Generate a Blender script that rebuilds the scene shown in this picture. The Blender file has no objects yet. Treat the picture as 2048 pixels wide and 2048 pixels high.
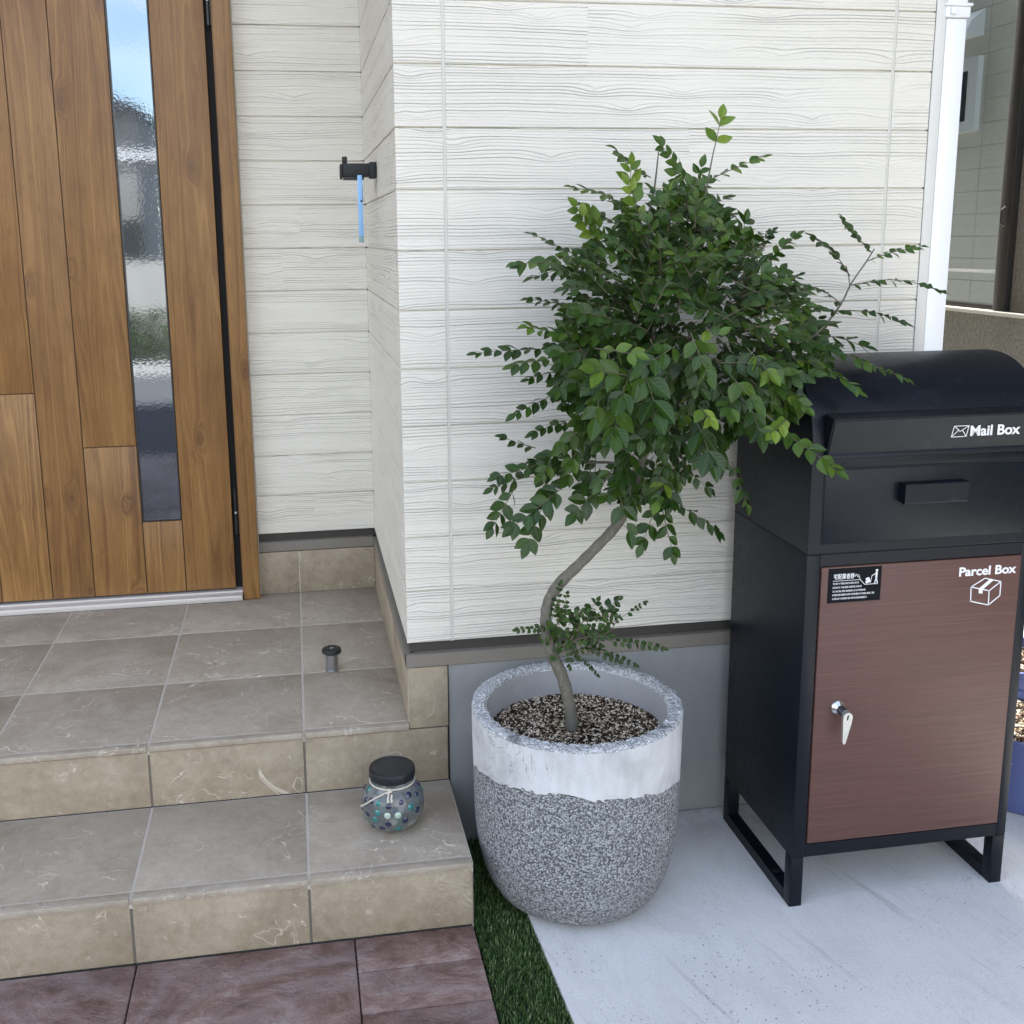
import bpy, bmesh, math, random
from mathutils import Vector, Matrix
R = math.radians
PI = math.pi
SC = bpy.context.scene
COL = SC.collection
random.seed(7)

# ------------------------------------------------------------------ camera
CP = Vector((-0.1986, -2.0645, 0.8222))
CR = Vector((0.9857728, -0.16774756, -0.0106177))
CU = Vector((0.04273822, 0.18905689, 0.98103564))
CF = Vector((0.16255898, 0.96753204, -0.19353637))
FPX, PPX, PPY = 2132.6462, 953.1963, 893.4197
cd = bpy.data.cameras.new('camera'); cam = bpy.data.objects.new('camera', cd); COL.objects.link(cam)
m = Matrix((CR, CU, -CF)).transposed().to_4x4(); m.translation = CP
cam.matrix_world = m
cd.sensor_width = 36; cd.lens = FPX * 36 / 2048
cd.shift_x = (1024 - PPX) / 2048; cd.shift_y = -(1024 - PPY) / 2048
cd.clip_start = .02; cd.clip_end = 400
SC.camera = cam

def W(u, v, y):
    """survey helper: point of the vertical plane y seen at pixel (u, v) of the 2048 px photograph"""
    d = CF + CR * ((u - PPX) / FPX) - CU * ((v - PPY) / FPX)
    return CP + d * ((y - CP.y) / d.y)

# ------------------------------------------------------------------ light
SUN_EL, SUN_AZ = R(53), math.atan2(-.02, 1.0)      # azimuth measured from +Y towards +X
world = bpy.data.worlds.new('World'); SC.world = world; world.use_nodes = True
nt = world.node_tree; N = nt.nodes; Lk = nt.links
for n_ in list(N): N.remove(n_)
wo = N.new('ShaderNodeOutputWorld'); bg = N.new('ShaderNodeBackground'); sky = N.new('ShaderNodeTexSky')
sky.sky_type = 'NISHITA'; sky.sun_disc = False; sky.sun_elevation = SUN_EL; sky.sun_rotation = SUN_AZ
sky.air_density = 1.0; sky.dust_density = 1.5; sky.ozone_density = 1.0
tc = N.new('ShaderNodeTexCoord')
mp = N.new('ShaderNodeMapping'); mp.inputs['Scale'].default_value = (1, 1, 2.2)
nz = N.new('ShaderNodeTexNoise'); nz.inputs['Scale'].default_value = 1.7; nz.inputs['Detail'].default_value = 7; nz.inputs['Roughness'].default_value = .6
cr = N.new('ShaderNodeValToRGB'); cr.color_ramp.elements[0].position = .40; cr.color_ramp.elements[1].position = .62
mx = N.new('ShaderNodeMix'); mx.data_type = 'RGBA'; mx.inputs[7].default_value = (10.2, 9.5, 8.5, 1)
ml = N.new('ShaderNodeMath'); ml.operation = 'MULTIPLY'
sx_ = N.new('ShaderNodeSeparateXYZ'); mr_ = N.new('ShaderNodeMapRange'); mr_.inputs[1].default_value = .15; mr_.inputs[2].default_value = .75; mr_.inputs[3].default_value = .72; mr_.inputs[4].default_value = .12
Lk.new(tc.outputs['Generated'], sx_.inputs[0]); Lk.new(sx_.outputs[2], mr_.inputs[0]); Lk.new(mr_.outputs[0], ml.inputs[1])
Lk.new(tc.outputs['Generated'], mp.inputs['Vector']); Lk.new(mp.outputs[0], nz.inputs['Vector']); Lk.new(nz.outputs[0], cr.inputs[0])
Lk.new(cr.outputs[0], ml.inputs[0]); Lk.new(ml.outputs[0], mx.inputs[0]); Lk.new(sky.outputs[0], mx.inputs[6])
Lk.new(mx.outputs[2], bg.inputs[0]); bg.inputs[1].default_value = .13; Lk.new(bg.outputs[0], wo.inputs[0])
sl = bpy.data.lights.new('sun', 'SUN'); sun = bpy.data.objects.new('sun', sl); COL.objects.link(sun)
sl.energy = 3.2; sl.angle = R(.53); sl.color = (1, .95, .87)
sd = Vector((math.sin(SUN_AZ) * math.cos(SUN_EL), math.cos(SUN_AZ) * math.cos(SUN_EL), math.sin(SUN_EL)))
sun.rotation_euler = sd.to_track_quat('Z', 'Y').to_euler(); sun.location = (3, 10, 12)
SC.view_settings.view_transform = 'Standard'; SC.view_settings.look = 'None'
SC.view_settings.exposure = 2.2; SC.view_settings.gamma = 1

# ------------------------------------------------------------------ node material kit
class Mat:
    def __init__(s, name, **kw):
        s.m = bpy.data.materials.new(name); s.m.use_nodes = True
        s.t = s.m.node_tree; s.n = s.t.nodes; s.b = s.n['Principled BSDF']
        for k, v in kw.items(): s.set(k, v)
    def set(s, k, v):
        k = {'color': 'Base Color', 'rough': 'Roughness', 'metal': 'Metallic', 'spec': 'Specular IOR Level', 'normal': 'Normal', 'coat': 'Coat Weight', 'trans': 'Transmission Weight'}.get(k, k)
        i = s.b.inputs[k]
        if isinstance(v, bpy.types.NodeSocket): s.t.links.new(v, i)
        elif isinstance(v, tuple) and len(v) == 3: i.default_value = (*v, 1)
        else: i.default_value = v
    def put(s, i, v):
        if isinstance(v, bpy.types.NodeSocket): s.t.links.new(v, i)
        elif v is not None:
            if isinstance(v, tuple) and len(v) == 3 and i.type == 'RGBA': v = (*v, 1)
            i.default_value = v
    def obj(s): return s.n.new('ShaderNodeTexCoord').outputs['Object']
    def uv(s): return s.n.new('ShaderNodeTexCoord').outputs['UV']
    def attr(s, name, vec=False):
        a = s.n.new('ShaderNodeAttribute'); a.attribute_name = name; return a.outputs['Vector' if vec else 'Fac']
    def sep(s, v):
        x = s.n.new('ShaderNodeSeparateXYZ'); s.put(x.inputs[0], v); return x.outputs
    def comb(s, x=0, y=0, z=0):
        c = s.n.new('ShaderNodeCombineXYZ')
        for i, v in enumerate((x, y, z)): s.put(c.inputs[i], v)
        return c.outputs[0]
    def scale(s, v, sc, loc=(0, 0, 0)):
        p = s.n.new('ShaderNodeMapping'); s.put(p.inputs[0], v); p.inputs['Scale'].default_value = sc; p.inputs['Location'].default_value = loc; return p.outputs[0]
    def math(s, op, a, b=None, c=None, clamp=False):
        x = s.n.new('ShaderNodeMath'); x.operation = op; x.use_clamp = clamp
        for i, v in enumerate((a, b, c)):
            if v is not None: s.put(x.inputs[i], v)
        return x.outputs[0]
    def noise(s, v=None, scale=5, detail=3, rough=.5, dist=0, w=None, dim='3D', col=False):
        x = s.n.new('ShaderNodeTexNoise')
        x.noise_dimensions = dim if w is None or dim != '3D' else '4D'
        if v is not None: s.put(x.inputs['Vector'], v)
        if w is not None: s.put(x.inputs['W'], w)
        for k, q in (('Scale', scale), ('Detail', detail), ('Roughness', rough), ('Distortion', dist)): s.put(x.inputs[k], q)
        return x.outputs[1 if col else 0]
    def vor(s, v, scale=5, feature='F1', rand=1, out='Distance', dim='3D'):
        x = s.n.new('ShaderNodeTexVoronoi'); x.feature = feature; x.voronoi_dimensions = dim; s.put(x.inputs['Vector'], v)
        x.inputs['Scale'].default_value = scale; x.inputs['Randomness'].default_value = rand; return x.outputs[out]
    def white(s, v):
        x = s.n.new('ShaderNodeTexWhiteNoise'); x.noise_dimensions = '3D'; s.put(x.inputs[0], v); return x.outputs[0]
    def ramp(s, f, stops, interp='LINEAR'):
        x = s.n.new('ShaderNodeValToRGB'); s.put(x.inputs[0], f); r = x.color_ramp; r.interpolation = interp
        while len(r.elements) < len(stops): r.elements.new(.5)
        for e, (p, c) in zip(r.elements, stops):
            e.position = p; e.color = (c, c, c, 1) if isinstance(c, (int, float)) else (*c, 1)
        return x.outputs[0]
    def maprange(s, v, a, b, c=0, d=1):
        x = s.n.new('ShaderNodeMapRange'); s.put(x.inputs[0], v)
        for i, q in enumerate((a, b, c, d)): s.put(x.inputs[i + 1], q)
        return x.outputs[0]
    def mix(s, f, a, b, blend='MIX'):
        x = s.n.new('ShaderNodeMix'); x.data_type = 'RGBA'; x.blend_type = blend
        s.put(x.inputs[0], f); s.put(x.inputs[6], a); s.put(x.inputs[7], b); return x.outputs[2]
    def bump(s, h, dist=.001, strength=1, prev=None):
        x = s.n.new('ShaderNodeBump'); s.put(x.inputs['Height'], h); x.inputs['Distance'].default_value = dist
        x.inputs['Strength'].default_value = strength
        if prev is not None: s.put(x.inputs['Normal'], prev)
        return x.outputs[0]

P = 0.11375           # height of one siding course
def siding_mat(name, axis):
    """embossed wood-grain siding; axis = direction along the wall ('x' or 'y')"""
    q = Mat(name, rough=.62, spec=.35)
    o = q.sep(q.obj()); a = o[0] if axis == 'x' else o[1]; z = o[2]
    zc = q.math('ADD', z, 50 * P)
    row = q.math('FLOOR', q.math('DIVIDE', zc, P))
    h1 = q.white(q.comb(row, 3.1, 7.7 if axis == 'x' else 1.3))
    bidx = q.math('FLOOR', q.math('DIVIDE', q.math('ADD', a, q.math('MULTIPLY', h1, 3.6)), 1.8))
    h2 = q.white(q.comb(row, bidx, 11.5))
    seed = q.math('MULTIPLY', h2, 60)
    p = q.comb(q.math('MULTIPLY', a, 3.2), q.math('MULTIPLY', z, 16), seed)
    w1 = q.noise(p, 1.0, 2, .45)
    w2 = q.noise(q.comb(q.math('MULTIPLY', a, 14), q.math('MULTIPLY', z, 50), seed), 1.0, 2, .5)
    # knots: elongated cells
    kp = q.comb(q.math('ADD', q.math('MULTIPLY', a, 4.6), seed), q.math('MULTIPLY', z, 13), 0)
    kd = q.vor(kp, 1.0, dim='2D')
    kn = q.maprange(kd, 0, .36, 1, 0)
    kn = q.math('MULTIPLY', q.math('MULTIPLY', kn, kn), 2.0)
    c = q.math('ADD', q.math('ADD', q.math('MULTIPLY', z, 170), q.math('MULTIPLY', w1, 3.4)), q.math('ADD', q.math('MULTIPLY', w2, .35), kn))
    g = q.noise(None, 1.0, 1.0, .5, 0, q.math('ADD', c, seed), '1D')
    g = q.math('ABSOLUTE', q.math('SUBTRACT', q.math('FRACT', q.math('MULTIPLY', c, .95)), .5))     # saw ridges
    g1 = q.noise(None, .55, 1, .5, 0, q.math('ADD', c, seed), '1D')
    line = q.math('POWER', q.math('MULTIPLY', g, 2), 4)
    amp = q.maprange(g1, .42, .56, .38, 1)
    amp2 = q.maprange(q.noise(q.comb(q.math('MULTIPLY', a, 2.5), q.math('MULTIPLY', z, 22), q.math('ADD', seed, 9)), 1, 1), .36, .56, .35, 1)
    h = q.math('SUBTRACT', 1, q.math('MULTIPLY', q.math('MULTIPLY', line, amp), amp2))
    h = q.math('ADD', h, q.math('MULTIPLY', g1, .5))
    fine = q.noise(q.comb(q.math('MULTIPLY', a, 120), q.math('MULTIPLY', z, 420), 0), 1, 2, .6)
    h = q.math('ADD', h, q.math('MULTIPLY', fine, .30))
    tone = q.ramp(q.noise(q.obj(), 1.3, 3), [(.35, (.705, .663, .575)), (.65, (.745, .71, .63))])
    tone = q.mix(q.maprange(h2, 0, 1, 0, .06), tone, (.64, .62, .56))
    q.set('color', tone); q.set('normal', q.bump(h, .0017, 1.0)); return q.m
M_side_x = siding_mat('siding_front', 'x')
M_side_y = siding_mat('siding_return', 'y')

def simple(name, col, rough=.5, metal=0, spec=.5, nscale=0, namp=.1, bump=0, bscale=200):
    q = Mat(name, rough=rough, metal=metal, spec=spec)
    if nscale:
        f = q.noise(q.obj(), nscale, 4, .6)
        q.set('color', q.mix(f, tuple(c * (1 - namp) for c in col), tuple(min(1, c * (1 + namp)) for c in col)))
    else: q.set('color', col)
    if bump: q.set('normal', q.bump(q.noise(q.obj(), bscale, 3, .6), bump, 1))
    return q.m

M_caulk = simple('joint_sealant', (.60, .58, .52), .7)
M_flash = simple('flashing_metal', (.20, .178, .15), .45, .0, .5, 6, .06)
M_flashdark = simple('vent_shadow_strip', (.045, .040, .034), .6)
M_pipe = simple('white_upvc', (.80, .80, .80), .3, 0, .5, 8, .03)
M_foundation = None
def found_mat():
    q = Mat('foundation_render', rough=.85, spec=.25)
    v = q.obj(); n = q.noise(v, 5, 6, .6); n2 = q.noise(q.scale(v, (1, 1, .35)), 14, 4, .6)
    c = q.mix(n, (.24, .245, .24), (.34, .345, .335)); c = q.mix(q.maprange(n2, .45, .75, 0, .35), c, (.22, .225, .225))
    q.set('color', c); q.set('normal', q.bump(q.noise(v, 160, 4, .65), .0012, 1)); return q.m
M_foundation = found_mat()

def wood_mat():
    q = Mat('door_wood_grain', rough=.42, spec=.4)
    o = q.sep(q.obj()); t = q.attr('tone'); sd_ = q.math('MULTIPLY', t, 40)
    base = q.comb(q.math('MULTIPLY', o[0], 26), sd_, q.math('MULTIPLY', o[2], 1.6))
    kp = q.comb(q.math('ADD', q.math('MULTIPLY', o[0], 8.0), sd_), q.math('MULTIPLY', o[2], 3.6), 0)
    kd = q.vor(kp, 1.0, dim='2D')
    kn = q.math('MULTIPLY', q.maprange(kd, 0, .24, 1, 0), q.maprange(q.noise(kp, .8, 1), .40, .54, 0, 1)); kn2 = q.math('MULTIPLY', kn, kn)
    knot = q.math('POWER', kn, 3)
    gx = q.math('ADD', q.math('MULTIPLY', o[0], 60), q.math('ADD', q.math('MULTIPLY', q.noise(base, .35, 3, .5), 12), q.math('MULTIPLY', kn2, 4.5)))
    rings = q.noise(None, 1.2, 3, .65, 0, q.math('ADD', gx, sd_), '1D')
    fine = q.noise(q.comb(q.math('MULTIPLY', o[0], 520), sd_, q.math('MULTIPLY', o[2], 11)), 1, 4, .75)
    blot = q.noise(q.comb(q.math('MULTIPLY', o[0], 9), sd_, q.math('MULTIPLY', o[2], 3.0)), 1, 3, .55)
    f = q.math('ADD', q.math('MULTIPLY', rings, .44), q.math('ADD', q.math('MULTIPLY', fine, .50), q.math('MULTIPLY', blot, .36)))
    c = q.ramp(f, [(.42, (.085, .035, .012)), (.56, (.175, .082, .026)), (.68, (.255, .130, .042)), (.86, (.38, .21, .072))])
    c = q.mix(q.maprange(t, 0, 1, 0, .35), c, (.155, .076, .034))
    c = q.mix(q.maprange(q.noise(o and q.comb(q.math('MULTIPLY', o[0], 30), 3, q.math('MULTIPLY', o[2], 14)), 1, 2), .62, .75, 0, .35), c, (.12, .05, .02))
    c = q.mix(q.math('MULTIPLY', q.math('MULTIPLY', kn2, q.maprange(rings, .35, .6, 1, .55)), .9), c, (.075, .030, .020))
    q.set('color', c); q.set('normal', q.bump(q.math('ADD', fine, rings), .0004, .8)); return q.m
M_wood = wood_mat()
M_dark = simple('dark_seam', (.028, .012, .006), .6)
M_blackmetal = simple('black_hinge_metal', (.02, .02, .022), .35, .3)
M_sill = simple('door_sill_aluminium', (.62, .58, .54), .4, .2)

def door_glass():
    q = Mat('textured_door_glass', rough=.04, metal=1.0)
    v = q.obj()
    n = q.noise(v, 130, 2, .6); n2 = q.noise(v, 14, 2, .5)
    q.set('color', (.25, .275, .31))
    q.set('normal', q.bump(q.math('ADD', q.math('MULTIPLY', n, .30), q.math('MULTIPLY', n2, .06)), .00022, .7))
    q.set('rough', q.maprange(n, .3, .7, .01, .035))
    return q.m
M_doorglass = door_glass()

def tile_mat(name, c0, c1, c2, vein, vamt=.8):
    q = Mat(name, rough=.55, spec=.35)
    v = q.obj(); t = q.attr('tone'); vv = q.n.new('ShaderNodeVectorMath'); vv.operation = 'ADD'
    q.put(vv.inputs[0], v); q.put(vv.inputs[1], q.comb(q.math('MULTIPLY', t, 31), q.math('MULTIPLY', t, 17), q.math('MULTIPLY', t, 23))); v2 = vv.outputs[0]
    n = q.noise(v2, 7, 6, .65, .6); n3 = q.noise(v2, 55, 5, .7, .4)
    c = q.ramp(q.math('ADD', q.math('MULTIPLY', n, .6), q.math('MULTIPLY', n3, .4)), [(.34, c0), (.5, c1), (.66, c2)])
    # thin veins: zero crossing of warped noise, masked into short strokes
    vn = q.noise(v2, 6.0, 3, .55, 1.6)
    ridge = q.math('ABSOLUTE', q.math('SUBTRACT', vn, .5))
    line = q.maprange(ridge, 0, .009, 1, 0)
    mask = q.maprange(q.noise(v2, 9, 2, .5), .50, .58, 0, 1)
    vn2 = q.noise(q.scale(v2, (1.6, 1, 1.2), (4, 2, 1)), 15, 2, .5, 1.2)
    line2 = q.math('MULTIPLY', q.maprange(q.math('ABSOLUTE', q.math('SUBTRACT', vn2, .5)), 0, .012, 1, 0), q.maprange(q.noise(v2, 22, 1), .58, .66, 0, .75))
    vm = q.math('MAXIMUM', q.math('MULTIPLY', line, mask), line2)
    c = q.mix(q.math('MULTIPLY', vm, vamt), c, vein)
    q.set('color', c)
    grit = q.noise(v2, 420, 2, .6); c = q.mix(q.maprange(grit, .35, .7, 0, .28), c, tuple(a * .62 for a in c0)); q.set('color', c)
    h = q.math('ADD', q.math('MULTIPLY', n, 1.2), q.math('ADD', q.math('MULTIPLY', n3, .5), q.math('MULTIPLY', vm, .5)))
    q.set('normal', q.bump(h, .0022, .8)); q.set('rough', q.maprange(n3, .3, .7, .45, .7)); return q.m
M_tread = tile_mat('porch_floor_tile', (.29, .24, .180), (.385, .33, .26), (.48, .42, .34), (.76, .68, .57), .8)
M_riser = tile_mat('porch_riser_tile', (.255, .20, .138), (.36, .295, .208), (.46, .385, .285), (.74, .66, .54), .85)  # more tan than the floor tile, warm bounce light partly put into the colour
M_grout = simple('tile_grout', (.50, .455, .39), .85, 0, .3, 20, .12)
M_groutd = simple('tile_grout_dark', (.17, .15, .125), .9)

def stamped_mat():
    q = Mat('stamped_concrete', rough=.5, spec=.4)
    v = q.obj(); s_ = q.scale(v, (1, 1.5, 1))
    n = q.noise(s_, 8, 8, .72, .5); n2 = q.noise(v, 30, 6, .7, .5); n3 = q.noise(s_, 3.2, 5, .6, 1.5)
    c = q.ramp(n, [(.34, (.095, .050, .042)), (.47, (.180, .108, .090)), (.56, (.245, .162, .138)), (.68, (.38, .30, .27))])
    c = q.mix(q.maprange(n3, .46, .62, 0, .75), c, (.32, .25, .235))
    c = q.mix(q.maprange(n2, .55, .72, 0, .6), c, (.085, .045, .040))
    vn = q.noise(s_, 9, 3, .5, 1.5)
    line = q.math('MULTIPLY', q.maprange(q.math('ABSOLUTE', q.math('SUBTRACT', vn, .5)), 0, .012, 1, 0), q.maprange(n3, .42, .6, 0, .65))
    c = q.mix(line, c, (.34, .29, .28))
    q.set('color', c)
    h = q.math('ADD', q.math('MULTIPLY', n, 2), q.math('ADD', n2, q.math('MULTIPLY', line, -.5)))
    q.set('normal', q.bump(h, .006, .9)); q.set('rough', q.maprange(n2, .3, .7, .38, .65)); return q.m
M_stamp = stamped_mat()

def concrete_mat():
    q = Mat('driveway_concrete', rough=.8, spec=.3)
    v = q.obj(); st = q.scale(v, (1, .5, 1))
    n = q.noise(v, 2.2, 6, .6, .4); n2 = q.noise(st, 12, 5, .65, .8); fine = q.noise(v, 170, 3, .6)
    c = q.ramp(n, [(.3, (.64, .64, .625)), (.7, (.74, .74, .725))])
    c = q.mix(q.maprange(n2, .46, .72, 0, .45), c, (.50, .50, .485)); o = q.sep(v)
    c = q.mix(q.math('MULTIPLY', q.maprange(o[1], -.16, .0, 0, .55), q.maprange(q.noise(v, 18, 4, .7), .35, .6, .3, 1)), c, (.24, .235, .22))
    c = q.mix(q.maprange(fine, .5, .72, 0, .25), c, (.46, .46, .45))
    pv = q.vor(v, 95); pit = q.math('MULTIPLY', q.maprange(pv, .10, .17, 1, 0), q.maprange(q.noise(v, 6, 2), .47, .62, 0, 1))
    c = q.mix(q.math('MULTIPLY', pit, .8), c, (.13, .13, .13))
    grit = q.noise(v, 330, 3, .7); c = q.mix(q.maprange(grit, .5, .75, 0, .4), c, (.36, .36, .35))
    ck = q.noise(v, 3.1, 5, .62, .8); c = q.mix(q.math('MULTIPLY', q.maprange(q.math('ABSOLUTE', q.math('SUBTRACT', ck, .47)), 0, .0018, 1, 0), q.maprange(q.noise(v, 2.3, 1), .5, .6, 0, .5)), c, (.28, .28, .27))
    # long trowel / drag marks with their own shape
    o = q.sep(v)
    dm = q.noise(q.comb(q.math('MULTIPLY', q.math('ADD', o[0], q.math('MULTIPLY', o[1], .32)), 42), q.math('MULTIPLY', o[1], 1.6), 0), 1, 4, .7)
    c = q.mix(q.math('MULTIPLY', q.maprange(dm, .57, .70, 0, .38), q.maprange(q.noise(v, 3.3, 1), .46, .58, 0, 1)), c, (.25, .245, .23))
    q.set('color', c); q.set('normal', q.bump(q.math('ADD', n2, q.math('ADD', q.math('MULTIPLY', fine, .35), q.math('MULTIPLY', pit, -1))), .0016, .8)); return q.m
M_conc = concrete_mat()

def asphalt_mat():
    q = Mat('asphalt', rough=.85)
    f = q.noise(q.obj(), 60, 4, .6); q.set('color', q.mix(f, (.04, .04, .042), (.10, .10, .10))); return q.m
M_asph = asphalt_mat()

def pot_mat():
    q = Mat('planter_outside', rough=.8, spec=.3)
    v = q.obj(); o = q.sep(v)
    ang = q.math('ARCTAN2', o[1], o[0])
    edge = q.noise(q.comb(q.math('MULTIPLY', ang, 2.2), 0, 4.0), 1, 1, .5)
    edge2 = q.noise(v, 70, 2, .5)
    # line of the plaster band: lowest at the front, rising to both sides
    lim = q.math('SUBTRACT', q.math('SUBTRACT', .247, q.math('MULTIPLY', q.math('COSINE', ang), .0215)), q.math('MULTIPLY', q.math('SINE', ang), .044))
    lim = q.math('ADD', lim, q.math('ADD', q.math('MULTIPLY', q.math('SUBTRACT', edge, .5), .030), q.math('MULTIPLY', q.math('SUBTRACT', edge2, .5), .020)))
    band = q.maprange(q.math('SUBTRACT', o[2], lim), -.0012, .0012, 0, 1)
    # aggregate pebbles
    d = q.vor(v, 270); cid = q.vor(v, 270, out='Color')
    peb = q.mix(q.sep(cid)[0], (.20, .203, .207), (.56, .565, .57))
    agg = q.mix(q.maprange(d, .44, .70, 0, .9), peb, (.06, .062, .065))
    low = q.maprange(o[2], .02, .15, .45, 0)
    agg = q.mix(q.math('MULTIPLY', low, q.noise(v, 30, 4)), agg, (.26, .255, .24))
    n = q.noise(v, 7, 6, .65, .5)
    pl = q.ramp(n, [(.32, (.40, .40, .405)), (.48, (.56, .56, .56)), (.7, (.66, .66, .655))])
    crk = q.noise(q.scale(v, (1, 1, .6)), 8, 4, .6, 1.2)
    cl = q.math('MULTIPLY', q.maprange(q.math('ABSOLUTE', q.math('SUBTRACT', crk, .5)), 0, .006, 1, 0), q.maprange(q.noise(v, 5, 1), .47, .55, 0, .75))
    pl = q.mix(cl, pl, (.16, .16, .16))
    st = q.noise(q.scale(v, (1, 1, .2)), 40, 4, .6); pl = q.mix(q.maprange(st, .45, .72, 0, .5), pl, (.40, .40, .39))
    q.set('color', q.mix(band, agg, pl))
    hb = q.math('ADD', q.math('MULTIPLY', band, 2.0), q.math('MULTIPLY', q.math('SUBTRACT', 1, band), q.math('MULTIPLY', q.maprange(d, .1, .62, 1, 0), 1.0)))
    hb = q.math('ADD', hb, q.math('MULTIPLY', st, .15))
    q.set('normal', q.bump(hb, .0022, 1)); return q.m
M_pot = pot_mat()
def rim_mat():
    q = Mat('planter_broken_rim', rough=.85, spec=.3)
    v = q.obj(); d = q.vor(v, 260); c = q.sep(q.vor(v, 260, out='Color'))[0]
    n = q.noise(v, 20, 4)
    co = q.mix(c, (.50, .51, .52), (.78, .79, .80)); co = q.mix(q.maprange(d, .4, .65, 0, .6), co, (.26, .27, .28))
    co = q.mix(q.maprange(n, .64, .70, 0, .7), co, (.08, .08, .08))
    q.set('color', co); q.set('normal', q.bump(q.math('ADD', q.math('MULTIPLY', d, -1), n), .004, 1)); return q.m
M_rim = rim_mat()
M_potin = simple('planter_inside', (.36, .36, .365), .9, 0, .2, 9, .22, .001, 120)
def soil_mat():
    q = Mat('potting_soil', rough=.95, spec=.1)
    v = q.obj(); c = q.sep(q.vor(v, 210, out='Color')); 
    co = q.ramp(c[0], [(.0, (.012, .008, .006)), (.4, (.045, .028, .018)), (.62, (.10, .065, .04)), (.7, (.35, .29, .20)), (.9, (.60, .54, .44))], 'CONSTANT')
    q.set('color', co); q.set('normal', q.bump(c[1], .005, 1)); return q.m
M_soil = soil_mat()
M_crumb = [simple('perlite_crumb', (.68, .60, .48), .9), simple('bark_crumb', (.035, .022, .014), .9), simple('bark_crumb_brown', (.12, .075, .045), .9)]

def bark_mat():
    q = Mat('trunk_bark', rough=.8, spec=.25)
    v = q.obj(); n = q.noise(v, 45, 4, .6); n2 = q.noise(q.scale(v, (1, 1, .4)), 130, 3, .6)
    c = q.mix(n, (.095, .085, .068), (.185, .17, .14)); c = q.mix(q.maprange(n2, .55, .75, 0, .5), c, (.30, .275, .22))
    q.set('color', c); q.set('normal', q.bump(q.math('ADD', n, n2), .0015, .8)); return q.m
M_bark = bark_mat()
M_twig = simple('green_twig', (.10, .085, .05), .6)

def leaf_mat():
    m_ = bpy.data.materials.new('leaf_green'); m_.use_nodes = True
    q = Mat.__new__(Mat); q.m = m_; q.t = m_.node_tree; q.n = q.t.nodes; q.b = q.n['Principled BSDF']
    t = q.attr('tone'); u = q.sep(q.uv())
    c = q.ramp(t, [(.0, (.013, .034, .006)), (.35, (.026, .063, .008)), (.62, (.050, .100, .011)), (.85, (.092, .160, .015)), (1, (.18, .26, .03))])
    mid = q.maprange(q.math('ABSOLUTE', q.math('SUBTRACT', u[0], .5)), .0, .05, .55, 0)
    sv = q.math('ABSOLUTE', q.math('SUBTRACT', q.math('FRACT', q.math('MULTIPLY', q.math('SUBTRACT', u[1], q.math('ABSOLUTE', q.math('SUBTRACT', u[0], .5))), 6)), .5))
    c2 = q.mix(q.math('MULTIPLY', mid, .7), c, (.075, .125, .035))
    q.set('color', c2); q.set('rough', .33); q.set('spec', .36)
    q.set('normal', q.bump(q.math('ADD', q.math('MULTIPLY', sv, 1.0), mid), .0006, .7))
    tr = q.n.new('ShaderNodeBsdfTranslucent'); ms = q.n.new('ShaderNodeMixShader'); ms.inputs[0].default_value = .20
    tcol = q.mix(.5, c, (.10, .19, .01)); q.put(tr.inputs[0], tcol)
    q.t.links.new(q.b.outputs[0], ms.inputs[1]); q.t.links.new(tr.outputs[0], ms.inputs[2])
    q.t.links.new(ms.outputs[0], q.n['Material Output'].inputs[0]); return m_
M_leaf = leaf_mat()
def grass_mat():
    q = Mat('turf_blade', rough=.5, spec=.3); t = q.attr('tone')
    q.set('color', q.ramp(t, [(0, (.020, .050, .012)), (.5, (.050, .110, .024)), (.85, (.11, .19, .05)), (1, (.26, .30, .14))])); return q.m
M_grass = grass_mat()
M_backing = simple('turf_backing', (.012, .018, .010), .95)

def box_mat(name, col, rough):
    q = Mat(name, rough=rough, spec=.26); v = q.obj()
    n = q.noise(v, 4, 4, .6); dust = q.noise(v, 60, 4, .7)
    c = q.mix(n, tuple(a * .85 for a in col), tuple(a * 1.15 for a in col))
    q.set('color', q.mix(q.maprange(dust, .6, .8, 0, .06), c, (.3, .3, .3)))
    q.set('rough', q.maprange(dust, .3, .7, rough - .04, rough + .08)); q.set('normal', q.bump(q.noise(v, 900, 2), .00012, .6)); return q.m
M_box = box_mat('black_powder_coat', (.0026, .0046, .0088), .38)
M_boxseam = simple('box_gap', (.003, .003, .003), .8)
def parcel_mat():
    q = Mat('red_brown_woodprint', rough=.5, spec=.4); o = q.sep(q.obj())
    w = q.noise(q.obj(), 4, 2, .5)
    g = q.noise(q.comb(q.math('MULTIPLY', o[0], 3.5), 0, q.math('ADD', q.math('MULTIPLY', o[2], 210), q.math('MULTIPLY', w, 4))), 1, 4, .7, .3)
    g2 = q.noise(q.comb(q.math('MULTIPLY', o[0], 1.5), 5, q.math('MULTIPLY', o[2], 30)), 1, 2, .5)
    c = q.ramp(g, [(.3, (.078, .037, .029)), (.55, (.104, .049, .039)), (.75, (.138, .072, .058))])
    c = q.mix(q.maprange(g2, .3, .7, 0, .4), c, (.115, .050, .040))
    q.set('color', c); q.set('normal', q.bump(g, .0006, .8)); return q.m
M_parcel = parcel_mat()
M_white = simple('white_print', (.74, .74, .74), .5)
M_sticker = simple('black_sticker', (.005, .006, .008), .75, 0, .15)
M_chrome = simple('lock_chrome', (.75, .75, .74), .16, 1.0)
M_castmetal = simple('satin_lever_metal', (.62, .61, .57), .38, .85, .5, 300, .25)
M_hole = simple('keyhole_dark', (.004, .004, .004), .7)
M_stub = simple('stainless_steel', (.42, .43, .45), .32, 1.0)
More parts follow.
